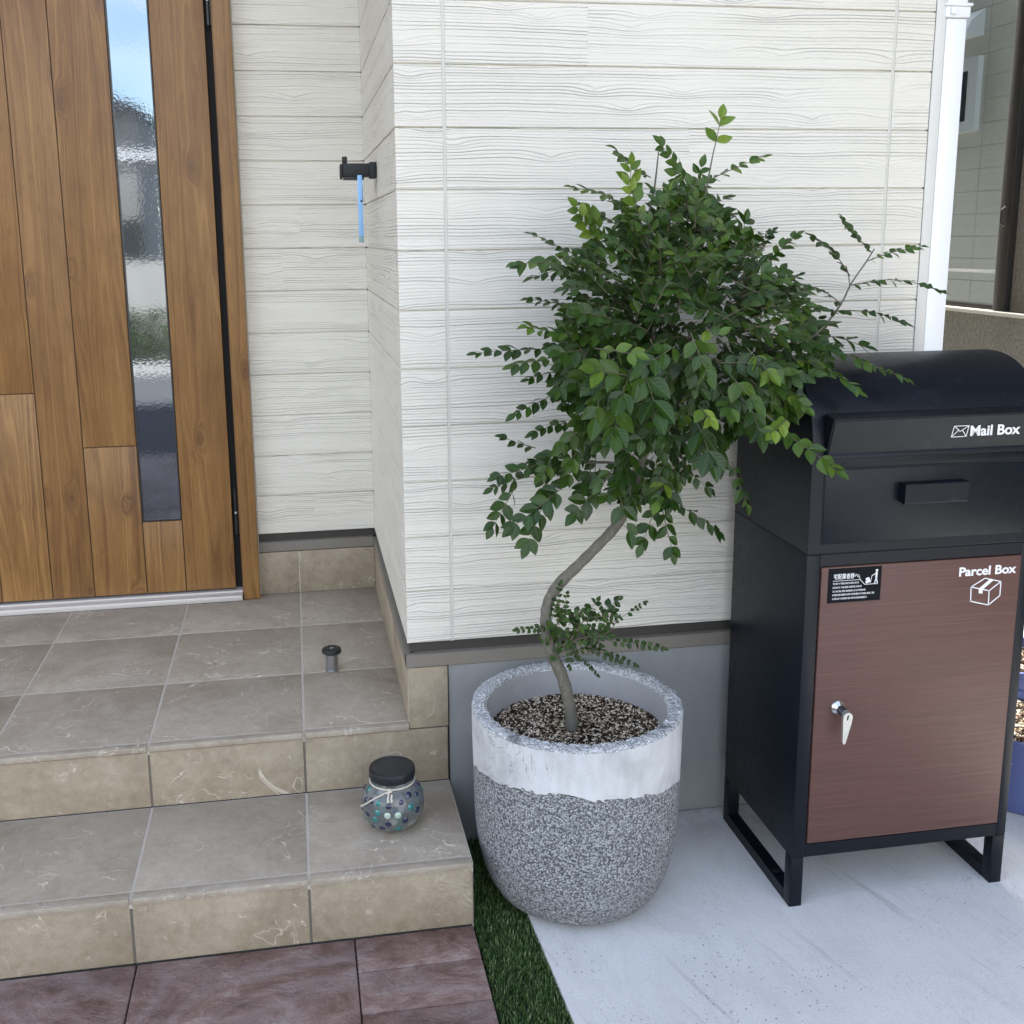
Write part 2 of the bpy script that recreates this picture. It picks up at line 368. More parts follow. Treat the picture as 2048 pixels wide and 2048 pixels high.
M_rubber = simple('black_rubber', (.018, .019, .02), .55, 0, .4)
M_blue = simple('light_blue_plastic', (.27, .50, .80), .3)
M_bluegrey = simple('blue_grey_end', (.25, .36, .38), .4)
M_lid = simple('black_plastic_lid', (.010, .012, .016), .42, 0, .5, 30, .25, .0015, 40)
M_cord = simple('cotton_cord', (.55, .50, .42), .9)
def jar_mat():
    q = Mat('mosaic_jar_glass', rough=.14, spec=.6); v = q.obj()
    d = q.vor(v, 60); c = q.sep(q.vor(v, 60, out='Color'))[0]
    col = q.ramp(c, [(0, (.075, .08, .08)), (.3, (.15, .16, .155)), (.55, (.08, .125, .115)), (.75, (.21, .22, .21)), (1, (.07, .09, .13))])
    q.set('color', q.mix(q.maprange(d, .4, .65, 0, .8), col, (.10, .105, .10)))
    q.set('normal', q.bump(d, .0012, 1)); return q.m
M_jar = jar_mat()
M_gem = {'teal': simple('teal_glass_gem', (.02, .17, .16), .08, 0, .8), 'navy': simple('navy_glass_gem', (.012, .016, .055), .08, 0, .8),
         'clear': simple('pale_green_glass_gem', (.38, .48, .40), .08, 0, .8), 'purple': simple('violet_glass_gem', (.05, .035, .09), .08, 0, .8)}
M_bluepot = simple('blue_plastic_pot', (.10, .125, .29), .45, 0, .4, 5, .15)
M_wavy = simple('pale_relief_line', (.26, .30, .58), .45)
M_brownrender = None
def rend_mat(name, c0, c1, sc=90):
    q = Mat(name, rough=.9, spec=.2); v = q.obj(); n = q.noise(v, sc, 4, .7); n2 = q.noise(q.scale(v, (1, 1, .25)), 5, 4)
    c = q.mix(q.maprange(n, .3, .7), c0, c1); c = q.mix(q.maprange(n2, .5, .8, 0, .45), c, tuple(a * .5 for a in c0))
    q.set('color', c); q.set('normal', q.bump(n, .004, 1)); return q.m
M_brownrender = rend_mat('brown_rough_render', (.14, .12, .10), (.27, .235, .20))
M_greyrender = rend_mat('grey_rough_render', (.13, .13, .11), (.29, .28, .245))
M_ledge = simple('window_ledge', (.52, .49, .44), .7)
M_winframe = simple('dark_bronze_frame', (.022, .020, .019), .35, .2)
M_curtain = None
def curtain_mat():
    q = Mat('sheer_curtain', rough=.9); o = q.sep(q.obj())
    n = q.noise(q.comb(0, q.math('MULTIPLY', o[1], 22), q.math('MULTIPLY', o[2], .6)), 1, 2)
    q.set('color', q.mix(n, (.55, .54, .48), (.82, .81, .75))); return q.m
M_curtain = curtain_mat()
def neigh_glass():
    q = Mat('reflecting_window_glass', rough=.0)
    n = q.n; t = q.t
    for x in (q.b,): n.remove(x)
    gl = n.new('ShaderNodeBsdfGlossy'); gl.inputs['Roughness'].default_value = .0; gl.inputs['Color'].default_value = (.84, .95, 1, 1)
    tr = n.new('ShaderNodeBsdfTransparent'); tr.inputs[0].default_value = (.86, .90, .88, 1)
    ms = n.new('ShaderNodeMixShader'); ms.inputs[0].default_value = .66
    t.links.new(tr.outputs[0], ms.inputs[1]); t.links.new(gl.outputs[0], ms.inputs[2]); t.links.new(ms.outputs[0], n['Material Output'].inputs[0]); return q.m
M_nglass = neigh_glass()
M_darkroom = simple('dark_interior', (.03, .03, .03), .9)
M_winwhite = simple('white_window_frame', (.75, .76, .78), .35)
M_paneblue = simple('dark_window_pane', (.05, .07, .10), .05, .6)

# ------------------------------------------------------------------ mesh kit
class MB:
    def __init__(s): s.v = []; s.f = []; s.mi = []; s.tone = []; s.uvs = []; s.cur = 0; s.sm = []
    def add(s, vs, fs, mi=0, tone=.5, smooth=False, uv=None):
        b = len(s.v); s.v += [tuple(q) for q in vs]; s.tone += [tone] * len(vs)
        s.uvs += list(uv) if uv else [(0, 0)] * len(vs)
        for f in fs: s.f.append(tuple(i + b for i in f)); s.mi.append(mi); s.sm.append(smooth)
    def box(s, x0, x1, y0, y1, z0, z1, mi=0, tone=.5, bev=0):
        if x0 > x1: x0, x1 = x1, x0
        if y0 > y1: y0, y1 = y1, y0
        if z0 > z1: z0, z1 = z1, z0
        if bev <= 0:
            vs = [(x, y, z) for x in (x0, x1) for y in (y0, y1) for z in (z0, z1)]
            s.add(vs, [(0, 1, 3, 2), (4, 6, 7, 5), (0, 4, 5, 1), (2, 3, 7, 6), (0, 2, 6, 4), (1, 5, 7, 3)], mi, tone); return
        bm = bmesh.new(); bmesh.ops.create_cube(bm, size=1)
        for v in bm.verts: v.co = Vector(((x0 + x1) / 2 + v.co.x * (x1 - x0), (y0 + y1) / 2 + v.co.y * (y1 - y0), (z0 + z1) / 2 + v.co.z * (z1 - z0)))
        bmesh.ops.bevel(bm, geom=list(bm.edges), offset=bev, segments=2, profile=.5, affect='EDGES')
        bm.verts.ensure_lookup_table(); s.add([v.co[:] for v in bm.verts], [[v.index for v in f.verts] for f in bm.faces], mi, tone); bm.free()
    def quad(s, a, b, c, d, mi=0, tone=.5): s.add([a, b, c, d], [(0, 1, 2, 3)], mi, tone)
    def prism(s, poly, axis, a, b, mi=0, tone=.5, smooth=False):
        """extrude a 2-D outline along an axis ('x': poly=(y,z), 'y': poly=(x,z), 'z': poly=(x,y))"""
        def P3(p, t): return (t, p[0], p[1]) if axis == 'x' else (p[0], t, p[1]) if axis == 'y' else (p[0], p[1], t)
        n = len(poly); vs = [P3(p, a) for p in poly] + [P3(p, b) for p in poly]
        s.add(vs, [(i, (i + 1) % n, n + (i + 1) % n, n + i) for i in range(n)], mi, tone, smooth)
        s.add(vs, [tuple(range(n - 1, -1, -1)), tuple(range(n, 2 * n))], mi, tone)
    def tube(s, pts, rad, seg=12, mi=0, tone=.5, cap=True):
        pts = [Vector(p) for p in pts]; n = len(pts)
        rad = rad if isinstance(rad, (list, tuple)) else [rad] * n
        vs = []; ref = None
        for i, p in enumerate(pts):
            t = (pts[min(i + 1, n - 1)] - pts[max(i - 1, 0)]).normalized()
            if ref is None: ref = t.orthogonal().normalized()
            ref = (ref - t * ref.dot(t)).normalized(); bi = t.cross(ref)
            for k in range(seg):
                a = 2 * PI * k / seg; vs.append(p + (ref * math.cos(a) + bi * math.sin(a)) * rad[i])
        fs = [(i * seg + k, i * seg + (k + 1) % seg, (i + 1) * seg + (k + 1) % seg, (i + 1) * seg + k) for i in range(n - 1) for k in range(seg)]
        s.add(vs, fs, mi, tone, True)
        if cap: s.add(vs[:seg], [tuple(range(seg - 1, -1, -1))], mi, tone); s.add(vs[-seg:], [tuple(range(seg))], mi, tone)
    def lathe(s, prof, cx=0, cy=0, seg=48, mi=0, jit=None):
        vs = []; n = len(prof)
        for i, (r, z) in enumerate(prof):
            for k in range(seg):
                a = 2 * PI * k / seg; dr, dz = jit(i, k) if jit else (0, 0)
                vs.append((cx + (r + dr) * math.cos(a), cy + (r + dr) * math.sin(a), z + dz))
        fs = [(i * seg + k, i * seg + (k + 1) % seg, (i + 1) * seg + (k + 1) % seg, (i + 1) * seg + k) for i in range(n - 1) for k in range(seg)]
        s.add(vs, fs, mi, .5, True)
    def build(s, name, mats, parent=None, origin=(0, 0, 0), bevel=0):
        me = bpy.data.meshes.new(name); og = Vector(origin)
        me.from_pydata([Vector(v) - og for v in s.v], [], s.f)
        for mt in (mats if isinstance(mats, (list, tuple)) else [mats]): me.materials.append(mt)
        me.polygons.foreach_set('material_index', s.mi); me.polygons.foreach_set('use_smooth', s.sm)
        a = me.attributes.new('tone', 'FLOAT', 'POINT'); a.data.foreach_set('value', s.tone)
        ul = me.uv_layers.new(name='UVMap')
        for li, l in enumerate(me.loops): ul.data[li].uv = s.uvs[l.vertex_index]
        me.validate(); me.update(); me.set_sharp_from_angle(angle=R(38))
        o = bpy.data.objects.new(name, me); COL.objects.link(o)
        if parent is not None:
            o.parent = parent; o.location = og - abs_loc(parent)
        else: o.location = og
        if bevel:
            b = o.modifiers.new('bevel', 'BEVEL'); b.width = bevel; b.segments = 2; b.limit_method = 'ANGLE'; b.angle_limit = R(40)
        return o
def abs_loc(o):
    l = Vector(o.location)
    while o.parent: o = o.parent; l += Vector(o.location)
    return l
def tag(o, label=None, cat=None, group=None, kind=None):
    for k, v in (('label', label), ('category', cat), ('group', group), ('kind', kind)):
        if v: o[k] = v
    return o
def thing(name, label, cat, loc=(0, 0, 0), group=None):
    o = bpy.data.objects.new(name, None); COL.objects.link(o); o.location = loc; o.empty_display_size = .1
    return tag(o, label, cat, group)

# ------------------------------------------------------------------ survey
ZP, ZT, ZB, ZG = -.1721, -.3053, -.433, -.436     # porch floor, step, purple paving, concrete
D = .9025; XR = .0817; YT = -.3123; XS = 1.105; RTOP = 2.35
# ------------------------------------------------------------------ ground
def sheet(name, x0, x1, y0, y1, z, mat, th=.02):
    b = MB(); b.box(x0, x1, y0, y1, z - th, z); o = b.build(name, mat); return tag(o, kind='structure')
sheet('ground', -70, 70, -70, 70, -.475, M_asph)
g = MB(); g.prism([(.190, .0), (.1885, -.30), (.2009, -.591), (.214, -.95), (.29, -3.0), (.32, -4.3), (9.0, -4.3), (9.0, .0)], 'z', -.455, ZG)
g.box(1.13, 9, .0, 9, -.455, ZG)
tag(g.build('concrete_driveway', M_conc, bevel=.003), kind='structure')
st = MB()
def slab(x0, x1, y0, y1): st.box(x0 + .0011, x1 - .0011, y0 + .0011, y1 - .0011, -.46, ZB, 0, random.random(), .0030)
xe = .0805
slab(-.140, xe, -.407, YT - .001); slab(-.140, xe, -.512, -.407); slab(-.140, xe, -.86, -.512); slab(-.140, xe, -1.2, -.86)
slab(-.523, -.140, -.66, YT - .001); slab(-.523, -.140, -1.2, -.66)
slab(-1.1, -.523, -.56, YT - .001); slab(-1.1, -.523, -1.2, -.56); slab(-2.4, -1.1, -1.2, YT - .001)
for i in range(6): slab(-2.4 + i * .413, -2.4 + (i + 1) * .413, -2.6, -1.2)
st.box(-2.4, xe - .004, -2.6, YT - .001, -.47, ZB - .006, 1)
tag(st.build('purple_stamped_paving', [M_stamp, simple('paving_joint', (.035, .022, .022), .9)]), kind='structure')
sheet('road', -60, 60, -13, -4.6, -.455, simple('road_asphalt', (.17, .17, .165), .85, 0, .4, 3, .15))

# turf strip
tb = MB(); tb.prism([(.083, -.02), (.083, -1.3), (.220, -1.3), (.1995, -.591), (.1875, -.30), (.189, -.02)], 'z', -.462, -.448)
tag(tb.build('turf_backing_strip', M_backing), kind='structure')
gr = MB()
for i in range(26000):
    y = -random.random() ** .8 * 1.05 - .01
    xr_ = .1885 + max(0, (-.30 - y)) * .042
    x = random.uniform(.0835, xr_)
    h = random.uniform(.006, .014); w = random.uniform(.0005, .0010); a = random.random() * 2 * PI; ln = random.uniform(0, .8) * h
    dx, dy = math.cos(a), math.sin(a); e = Vector((-dy * w, dx * w, 0)); p = Vector((x, y, -.448))
    if x > xr_ - .007 and random.random() < .75: dx = abs(dx); ln = ln * 2.0 + .003
    if x < .088 and dx < 0: ln *= .3
    mid = p + Vector((dx * ln * .35, dy * ln * .35, h * .6)); tip = p + Vector((dx * ln, dy * ln, h))
    gr.add([p - e, p + e, mid + e * .8, mid - e * .8, tip], [(0, 1, 2, 3), (3, 2, 4)], 0, min(1, random.random() ** 1.4 * (1.0 if random.random() < .94 else 3)))
tag(gr.build('artificial_grass', M_grass), 'narrow strip of dark green artificial turf between the paving and the concrete', 'grass', kind='stuff')

# ------------------------------------------------------------------ house
house = thing('house', 'cream house with embossed wood grain siding and a recessed brown front door', 'house', (0, 0, ZG))
YW = .012      # siding stands proud of the core
def courses(z_lo, z_hi):
    zs = []; k = math.floor(z_lo / P)
    zs.append((z_lo, (k + 1) * P)); k += 1
    while k * P < z_hi - 1e-6: zs.append((k * P, min((k + 1) * P, z_hi))); k += 1
    return zs
def siding(b, axis, a0, a1, plane, sgn, z0, z1, joints=()):
    """shiplap courses; plane = outer face coordinate, sgn = outward direction along the other axis"""
    segs = []; c = a0
    for j in joints: segs.append((c, j - .0035)); c = j + .0035
    segs.append((c, a1))
    for (lo, hi) in courses(z0, z1):
        g0 = .0 if lo == z0 else .0
        prof = [(-.014, lo), (-.0050, lo), (-.0048, lo + .0007), (-.0012, lo + .0010), (0, lo + .0024), (0, hi - .0032), (-.0012, hi - .0018), (-.0048, hi - .0012), (-.0050, hi - .0001), (-.014, hi - .0001)]
        for (s0, s1) in segs:
            poly = [(plane + sgn * q[0], q[1]) for q in prof]
            b.prism(poly, axis, s0, s1)
    for j in joints:
        if axis == 'x': b.box(j - .0034, j + .0034, plane - sgn * .014, plane - sgn * .0018, z0, z1, 1)
        else: b.box(plane - sgn * .014, plane - sgn * .0018, j - .0034, j + .0034, z0, z1, 1)
ZTOP = 5.4
b = MB(); siding(b, 'x', 0, XS - .02, 0, -1, .003, ZTOP, (.0932, 1.001)); b.build('front_siding', [M_side_x, M_caulk], house)
b = MB(); siding(b, 'y', .0142, D, 0, -1, .003, ZTOP, (.0932,)); b.build('porch_side_siding', [M_side_y, M_caulk], house)
b = MB(); siding(b, 'x', -.3262, -.0003, D, -1, .003, RTOP); b.build('porch_back_siding', [M_side_x, M_caulk], house)
b = MB(); siding(b, 'x', -6, -1.42, D, -1, .003, RTOP); b.build('porch_back_siding', [M_side_x, M_caulk], house)
b = MB(); siding(b, 'y', 0, 7.5, XS, 1, .003, ZTOP, (.09, 1.6, 3.1, 4.6)); b.build('gable_siding', [M_side_y, M_caulk], house)
# core walls behind the siding
b = MB(); b.box(.0143, XS - .0143, .0143, 7.5, -.03, ZTOP, 0)
b.box(-6, .0143, D + .045, 7.5, ZG, ZTOP, 0); b.build('wall_core', M_flashdark, house)
# the upper storey above the porch and the porch ceiling
b = MB(); b.box(-6, -.001, .02, D + .04, RTOP, RTOP + .12); b.build('porch_ceiling', simple('porch_soffit', (.62, .60, .55), .7), house)
b = MB(); siding(b, 'x', -6, -.001, .0, -1, RTOP + .12, ZTOP); b.box(-6, -.001, .0143, D + .04, RTOP + .125, ZTOP, 1); b.build('upper_siding', [M_side_x, M_caulk], house)
b = MB(); b.box(-6.3, XS + .12, -.35, 7.8, ZTOP, ZTOP + .12); b.prism([(-.35, ZTOP + .12), (7.8, ZTOP + .12), (3.7, ZTOP + 1.0)], 'x', -6.3, XS + .12); b.build('roof', simple('roof_slate', (.06, .06, .065), .7), house)
# metal drip flashing: open recess on top, light grey upright face, wraps all three walls
def flashing(b, axis, a0, a1, plane, sgn):
    o = sgn
    prof = [(plane - o * .014, -.0195), (plane - o * .006, -.0195), (plane + o * .0042, -.0205), (plane + o * .0042, -.0475), (plane + o * .0015, -.0495), (plane - o * .012, -.0495)]
    b.prism(prof, axis, a0, a1)
b = MB(); flashing(b, 'x', -.0042, XS, 0, -1); flashing(b, 'y', -.0036, D - .0045, 0, -1); flashing(b, 'x', -.3262, -.0047, D, -1); flashing(b, 'x', -6, -1.42, D, -1); flashing(b, 'y', -.004, 7.5, XS, 1)
b.build('flashing', M_flash, house)
b = MB(); b.box(.0085, XS - .002, .0095, .0142, -.0193, .0029); b.box(.0095, .0142, .0142, D, -.0193, .0029); b.box(-.3262, .0094, D + .0095, D + .02, -.0193, .0029); b.build('vent_gap_shade', M_flashdark, house)  # dark brown backing strip: shade of the recess put into its colour
# foundation
b = MB(); b.box(XR + .003, XS - .002, .004, .3, ZG - .02, -.0497); b.box(XS - .16, XS - .003, .3001, 7.5, ZG - .02, -.0497); b.build('foundation', M_foundation, house)
# door frame
b = MB(); b.box(-.3725, -.3285, D - .045, D + .05, ZP + .0015, RTOP - .004, 0, .35, .002)
b.box(-.3765, -.3725, D - .024, D + .045, ZP + .002, RTOP - .004, 0, .6)
b.box(-1.47, -1.42, D - .045, D + .05, ZP + .0015, RTOP - .004, 0, .8, .002)
b.box(-1.42, -.3766, D - .045, D + .05, 2.10, RTOP - .004, 0, .15, .002)
b.build('door_frame', M_wood, house)
b = MB(); b.box(-.3284, -.3266, D - .020, D + .02, ZP + .002, RTOP - .01); b.build('frame_sealant', simple('pale_sealant', (.45, .42, .37), .7), house)
b = MB(); b.box(-1.419, -.3768, D - .052, D + .04, ZP + .001, ZP + .0165, 0, .5, .002); b.box(-1.419, -.3768, D - .020, D + .04, ZP + .0166, ZP + .021, 0)
b.build('door_sill', M_sill, house)
b = MB(); b.box(-1.419, -.3768, D + .0151, D + .044, ZP + .021, 2.1); b.build('door_recess', M_hole, house)
# door leaf
dz0, dz1 = ZP + .026, 2.095; yf = D - .012; yb = D + .014
door = MB()
def board(x0, x1, z0, z1, t):
    door.box(x0 + .0011, x1 - .0011, yf, yb, z0 + .001, z1 - .001, 0, t, .0016)
xa, xb, gl, gr_, xd = -.883, -.777, -.6375, -.5315, -.3945
board(xd - .0, xd + .0001, dz0, dz0 + .01, .1) if False else None
board(gr_, xd, dz0, dz1, .30)
board(gl, gr_, dz0, .060, .12)
board(xb, gl, .274, dz1, .62); board(xb, gl, dz0, .274, .05)
board(-.888, xb, dz0, dz1, .72)
board(-1.02, -.888, .426, dz1, .25); board(-1.02, -.888, dz0, .426, .02)
board(-1.16, -1.02, dz0, dz1, .55); board(-1.29, -1.16, dz0, dz1, .35); board(-1.414, -1.29, dz0, dz1, .7)
dleaf = door.build('front_door', M_wood, house)
b = MB(); b.box(-1.4135, gl - .002, yf + .0035, yb + .001, dz0 + .001, dz1); b.box(gr_ + .002, xd - .001, yf + .0035, yb + .001, dz0 + .001, dz1); b.box(gl - .002, gr_ + .002, yf + .0035, yb + .001, dz0 + .001, .058)
b.build('door_seam', M_dark, dleaf)
b = MB(); b.box(gl + .004, gr_ - .004, yf + .007, yf + .012, .064, dz1 - .01); b.build('glass_pane', M_doorglass, dleaf)
b = MB()
b.box(gl + .0003, gl + .004, yf + .0008, yf + .013, .0605, dz1 - .005); b.box(gr_ - .004, gr_ - .0003, yf + .0008, yf + .013, .0605, dz1 - .005); b.box(gl + .004, gr_ - .004, yf + .0008, yf + .013, .0605, .0645)
b.build('glass_bead', simple('glass_bead_black', (.02, .018, .016), .4), dleaf)
def hinge(z0, z1):
    b = MB(); zm = (z0 + z1) / 2; x = -.3845; y = yf - .001
    b.tube([(x, y, z0), (x, y, zm - .003)], .0048, 14); b.tube([(x, y, zm + .003), (x, y, z1)], .0048, 14)
    b.tube([(x, y, zm - .003), (x, y, zm + .003)], .0040, 12, 1)
    b.tube([(x, y, z1), (x, y, z1 + .009)], [.003, .0022], 10)
    b.box(x + .002, x + .0062, y, D + .0, z0, z1)
    return b.build('hinge', [M_blackmetal, M_castmetal], dleaf)
hinge(.012, .137); hinge(1.358, 1.483)
b = MB(); b.tube([(-1.33, yf - .05, .5), (-1.33, yf - .05, 1.2)], .011, 16); b.tube([(-1.33, yf, .55), (-1.33, yf - .05, .55)], .007, 10); b.tube([(-1.33, yf, 1.15), (-1.33, yf - .05, 1.15)], .007, 10); b.build('door_handle', M_blackmetal, dleaf)
# downpipe at the right hand corner
b = MB(); b.box(1.0855, 1.1068, -.0035, -.0002, .0035, ZTOP - .05, 0, .5, .001); b.build('corner_trim', simple('corner_trim_cream', (.66, .645, .60), .6), house)
px0, px1, py0, py1 = 1.1075, 1.1535, -.003, .043
b = MB(); b.box(px0, px1, py0, py1, ZG + .02, 1.2396, 0, .5, .004); b.box(px0, px1, py0, py1, 1.2398, ZTOP, 0, .5, .004); dp = b.build('downpipe', M_pipe, house)
b = MB(); b.box(px0 - .004, px1 + .004, py0 - .004, py1 + .004, 1.2405, 1.262, 0, .5, .003); b.box(px0 - .007, px1 + .007, py0 - .007, py1 + .005, 1.262, 1.268, 0, .5, .002)
b.box(px0 + .004, px0 + .014, py0 - .012, py0 - .0045, 1.246, 1.258, 0, .5, .001); b.build('pipe_bracket', M_pipe, dp)
# window and vent hood on the gable wall (seen mirrored in the neighbour's window)
b = MB(); b.box(XS, XS + .030, 3.135, 3.215, 1.33, 1.70); b.box(XS, XS + .03, 3.745, 3.82, 1.33, 1.70); b.box(XS, XS + .03, 3.215, 3.745, 1.33, 1.385); b.box(XS, XS + .03, 3.215, 3.745, 1.64, 1.70); w1 = b.build('side_window', M_winwhite, house)
b = MB(); b.box(XS + .002, XS + .012, 3.215, 3.745, 1.385, 1.64); b.build('pane', M_paneblue, w1)
b = MB(); b.prism([(XS, 1.80), (XS + .10, 1.80), (XS + .08, 1.87), (XS, 1.93)], 'y', 3.15, 3.34); b.build('vent_hood', M_winwhite, house)

# ------------------------------------------------------------------ tiled porch
porch = thing('porch_steps', 'tiled porch with one lower step in front of the brown door', 'steps', (-.5, 0, ZB))
def tiles_flat(b, xs, ys, z, th=.012, gap=.0022, nose=None):
    for i in range(len(xs) - 1):
        for j in range(len(ys) - 1):
            b.box(xs[i] + gap, xs[i + 1] - gap, ys[j] + gap, ys[j + 1] - gap, z - th, z, 0, random.random(), .0012)
xs = [-.0 - .2177 - .3081 * k for k in range(8)][::-1]
t_x = xs + [.0018]
b = MB(); ys = [.0145, .3064, .6222, D - .001]
tiles_flat(b, t_x, ys, ZP)
for i in range(len(t_x) - 1):     # nosing strip along the front edge, two ribs
    x0, x1 = t_x[i] + .0022, t_x[i + 1] - .0022
    tn = random.random()
    b.box(x0, x1, -.0065, .0118, ZP - .012, ZP + .0006, 0, tn, .002)
b.box(t_x[0], -.0, .0, D - .001, ZP - .02, ZP - .0010, 1)
b.build('landing_floor', [M_tread, M_grout], porch)
# riser of the landing, runs on to the right under the house corner
b = MB()
def riser(b, xs_, y, z0, z1, gap=.0022):
    for i in range(len(xs_) - 1): b.box(xs_[i] + gap, xs_[i + 1] - gap, y, y + .012, z0 + .001, z1 - .001, 0, random.random(), .001)
    b.box(xs_[0], xs_[-1] - .001, y + .0026, y + .02, z0, z1 - .0005, 1)
rx = xs + [XR]
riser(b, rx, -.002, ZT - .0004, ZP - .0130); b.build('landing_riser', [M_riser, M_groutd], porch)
b = MB(); b.box(rx[0], XR - .003, .0185, .9, ZG, ZP - .0205); b.build('porch_core', M_foundation, porch)
# lower step
b = MB()
tiles_flat(b, rx, [YT + .021, -.0035], ZT)
for i in range(len(rx) - 1):
    x0, x1 = rx[i] + .0022, rx[i + 1] - .0022; tn = random.random()
    b.box(x0, x1, YT - .0035, YT + .0192, ZT - .012, ZT + .0006, 0, tn, .002)
b.box(rx[0], XR - .001, YT + .001, -.0026, ZT - .02, ZT - .0010, 1); b.build('step_tread', [M_tread, M_grout], porch)
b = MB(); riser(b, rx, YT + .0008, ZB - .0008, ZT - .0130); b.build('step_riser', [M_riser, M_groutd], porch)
b = MB(); b.box(rx[0], XR - .003, YT + .0213, -.0025, ZG - .02, ZT - .0205)
b.box(XR - .0029, XR - .0004, YT + .004, .03, ZG - .02, ZT - .003); b.build('step_core', simple('step_side_render', (.30, .29, .27), .9), porch)
# skirting tiles at the back wall, along the side wall, and the block under the house corner
b = MB()
for x0, x1 in ((-.3262, -.2177), (-.2177, -.0012)): b.box(x0 + .0015, x1 - .0015, D - .008, D + .004, ZP + .002, -.0500, 0, random.random(), .0008)
b.box(-.3262, -.0024, D - .0065, D + .01, ZP + .001, -.0503, 1)
for y0, y1 in ((.002, .3064), (.3064, .6222), (.6222, D - .009)): b.box(-.0022, .0095, y0 + .0012, y1 - .0012, ZP + .002, -.0500, 0, random.random(), .0008)
b.box(-.0008, .012, .003, D - .009, ZP + .001, -.0503, 1)
b.box(.0006, XR, -.0024, .010, ZP - .0108, -.0500, 0, .3, .0008)
b.box(.0095, XR - .001, .0003, .03, ZP - .01, -.0503, 1)
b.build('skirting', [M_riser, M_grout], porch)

# ------------------------------------------------------------------ door stop
ds = thing('door_stop', 'small steel door stop with a black rubber cap screwed to the porch tiles', 'door stop', (-.148, .313, ZP))
b = MB(); b.lathe([(0, ZP), (.0155, ZP), (.0155, ZP + .003), (.0145, ZP + .004), (.0145, ZP + .043), (0, ZP + .043)], -.148, .313, 32); b.build('post', M_stub, ds, (-.148, .313, ZP))
b = MB(); b.lathe([(0, ZP + .0425), (.019, ZP + .0425), (.0222, ZP + .0445), (.0228, ZP + .049), (.0215, ZP + .0535), (.017, ZP + .056), (.007, ZP + .0565), (.0065, ZP + .0545)], -.148, .313, 40); b.build('rubber_cap', M_rubber, ds, (-.148, .313, ZP))
b = MB(); b.lathe([(.0067, ZP + .0546), (.004, ZP + .0556), (0, ZP + .0558)], -.148, .313, 20); b.build('screw_head', M_stub, ds, (-.148, .313, ZP))

# ------------------------------------------------------------------ mosaic jar lantern
JX, JY, JZ = -.051, -.155, ZT
jar = thing('mosaic_jar', 'round glass jar dotted with blue and green gems, black lid, on the lower step', 'lantern jar', (JX, JY, JZ))
prof = [(0, 0), (.028, 0), (.036, .003), (.048, .012), (.056, .024), (.0602, .038), (.0612, .050), (.0595, .064), (.055, .078), (.047, .089), (.0415, .093), (.040, .098), (.040, .106)]
b = MB(); b.lathe([(r, z + JZ) for r, z in prof], JX, JY, 64); b.build('glass_body', M_jar, jar, (JX, JY, JZ))
b = MB(); b.lathe([(.0395, .103), (.0435, .1035), (.0445, .106), (.0450, .117), (.0438, .1215), (.041, .1230), (.039, .1215), (.020, .1222), (0, .1228)], 0, 0, 64)
for i in range(len(b.v)): b.v[i] = (b.v[i][0] + JX, b.v[i][1] + JY, b.v[i][2] + JZ)
b.build('lid', M_lid, jar, (JX, JY, JZ))
b = MB()
b.tube([(JX + .0430 * math.cos(a), JY + .0430 * math.sin(a), JZ + .0955) for a in [2 * PI * k / 40 for k in range(41)]], .0019, 8)
def jr(z):
    for (r0, z0), (r1, z1) in zip(prof, prof[1:]):
        if z0 <= z <= z1 and z1 > z0: return r0 + (r1 - r0) * (z - z0) / (z1 - z0)
    return .04
def jp(th, z, off=0): r = jr(z) + off; return Vector((JX + r * math.cos(th), JY + r * math.sin(th), JZ + z))
kt = R(-103)
for dth, dz_, r_ in ((-.05, .0, .0035), (.05, .002, .0034), (0, .005, .003)):
    c = jp(kt + dth, .092 + dz_, .005); b.tube([c + Vector((-.004, 0, 0)), c, c + Vector((.004, 0, 0))], [r_ * .6, r_, r_ * .6], 8)
b.tube([jp(kt, .091, .004), jp(kt - .02, .084, .004), jp(kt + .0, .077, .003)], [.0018, .0022, .0026], 8)
b.tube([jp(kt + .12, .090, .004), jp(kt + .10, .084, .004), jp(kt + .12, .078, .003)], [.0018, .0022, .0026], 8)
b.tube([jp(kt - .1, .092, .003), jp(kt - .35, .086, .003), jp(kt - .62, .076, .0035), jp(kt - .85, .064, .004), jp(kt - .98, .058, .007)], [.0017] * 5, 8)
b.build('cord', M_cord, jar, (JX, JY, JZ))
gem = MB()
random.seed(21)
cnt = 0; placed = []
fixed = [(-105, .052, 'clear'), (-86, .052, 'clear'), (-124, .055, 'teal'), (-104, .034, 'navy'), (-72, .038, 'navy'), (-84, .020, 'teal'), (-103, .070, 'navy'), (-78, .075, 'purple'), (-60, .062, 'teal'), (-58, .082, 'navy'), (-140, .074, 'navy'), (-148, .046, 'navy'), (-130, .040, 'teal'), (-118, .022, 'navy'), (-45, .050, 'navy')]
def add_gem(th, z, r):
    c = jp(th, z); nrm = Vector((math.cos(th), math.sin(th), (z - .047) * 14)).normalized(); e1 = nrm.cross(Vector((0, 0, 1))).normalized(); e2 = nrm.cross(e1)
    vs = [c + nrm * .0014]; fs = []; k = 14
    for ring, (rr, hh) in enumerate(((r * .6, .0010), (r, -.0012))):
        for i in range(k): a = 2 * PI * i / k; vs.append(c + (e1 * math.cos(a) + e2 * math.sin(a)) * rr + nrm * hh)
    for i in range(k): j = (i + 1) % k; fs += [(0, 1 + i, 1 + j), (1 + i, 1 + k + i, 1 + k + j, 1 + j)]
    return vs, fs
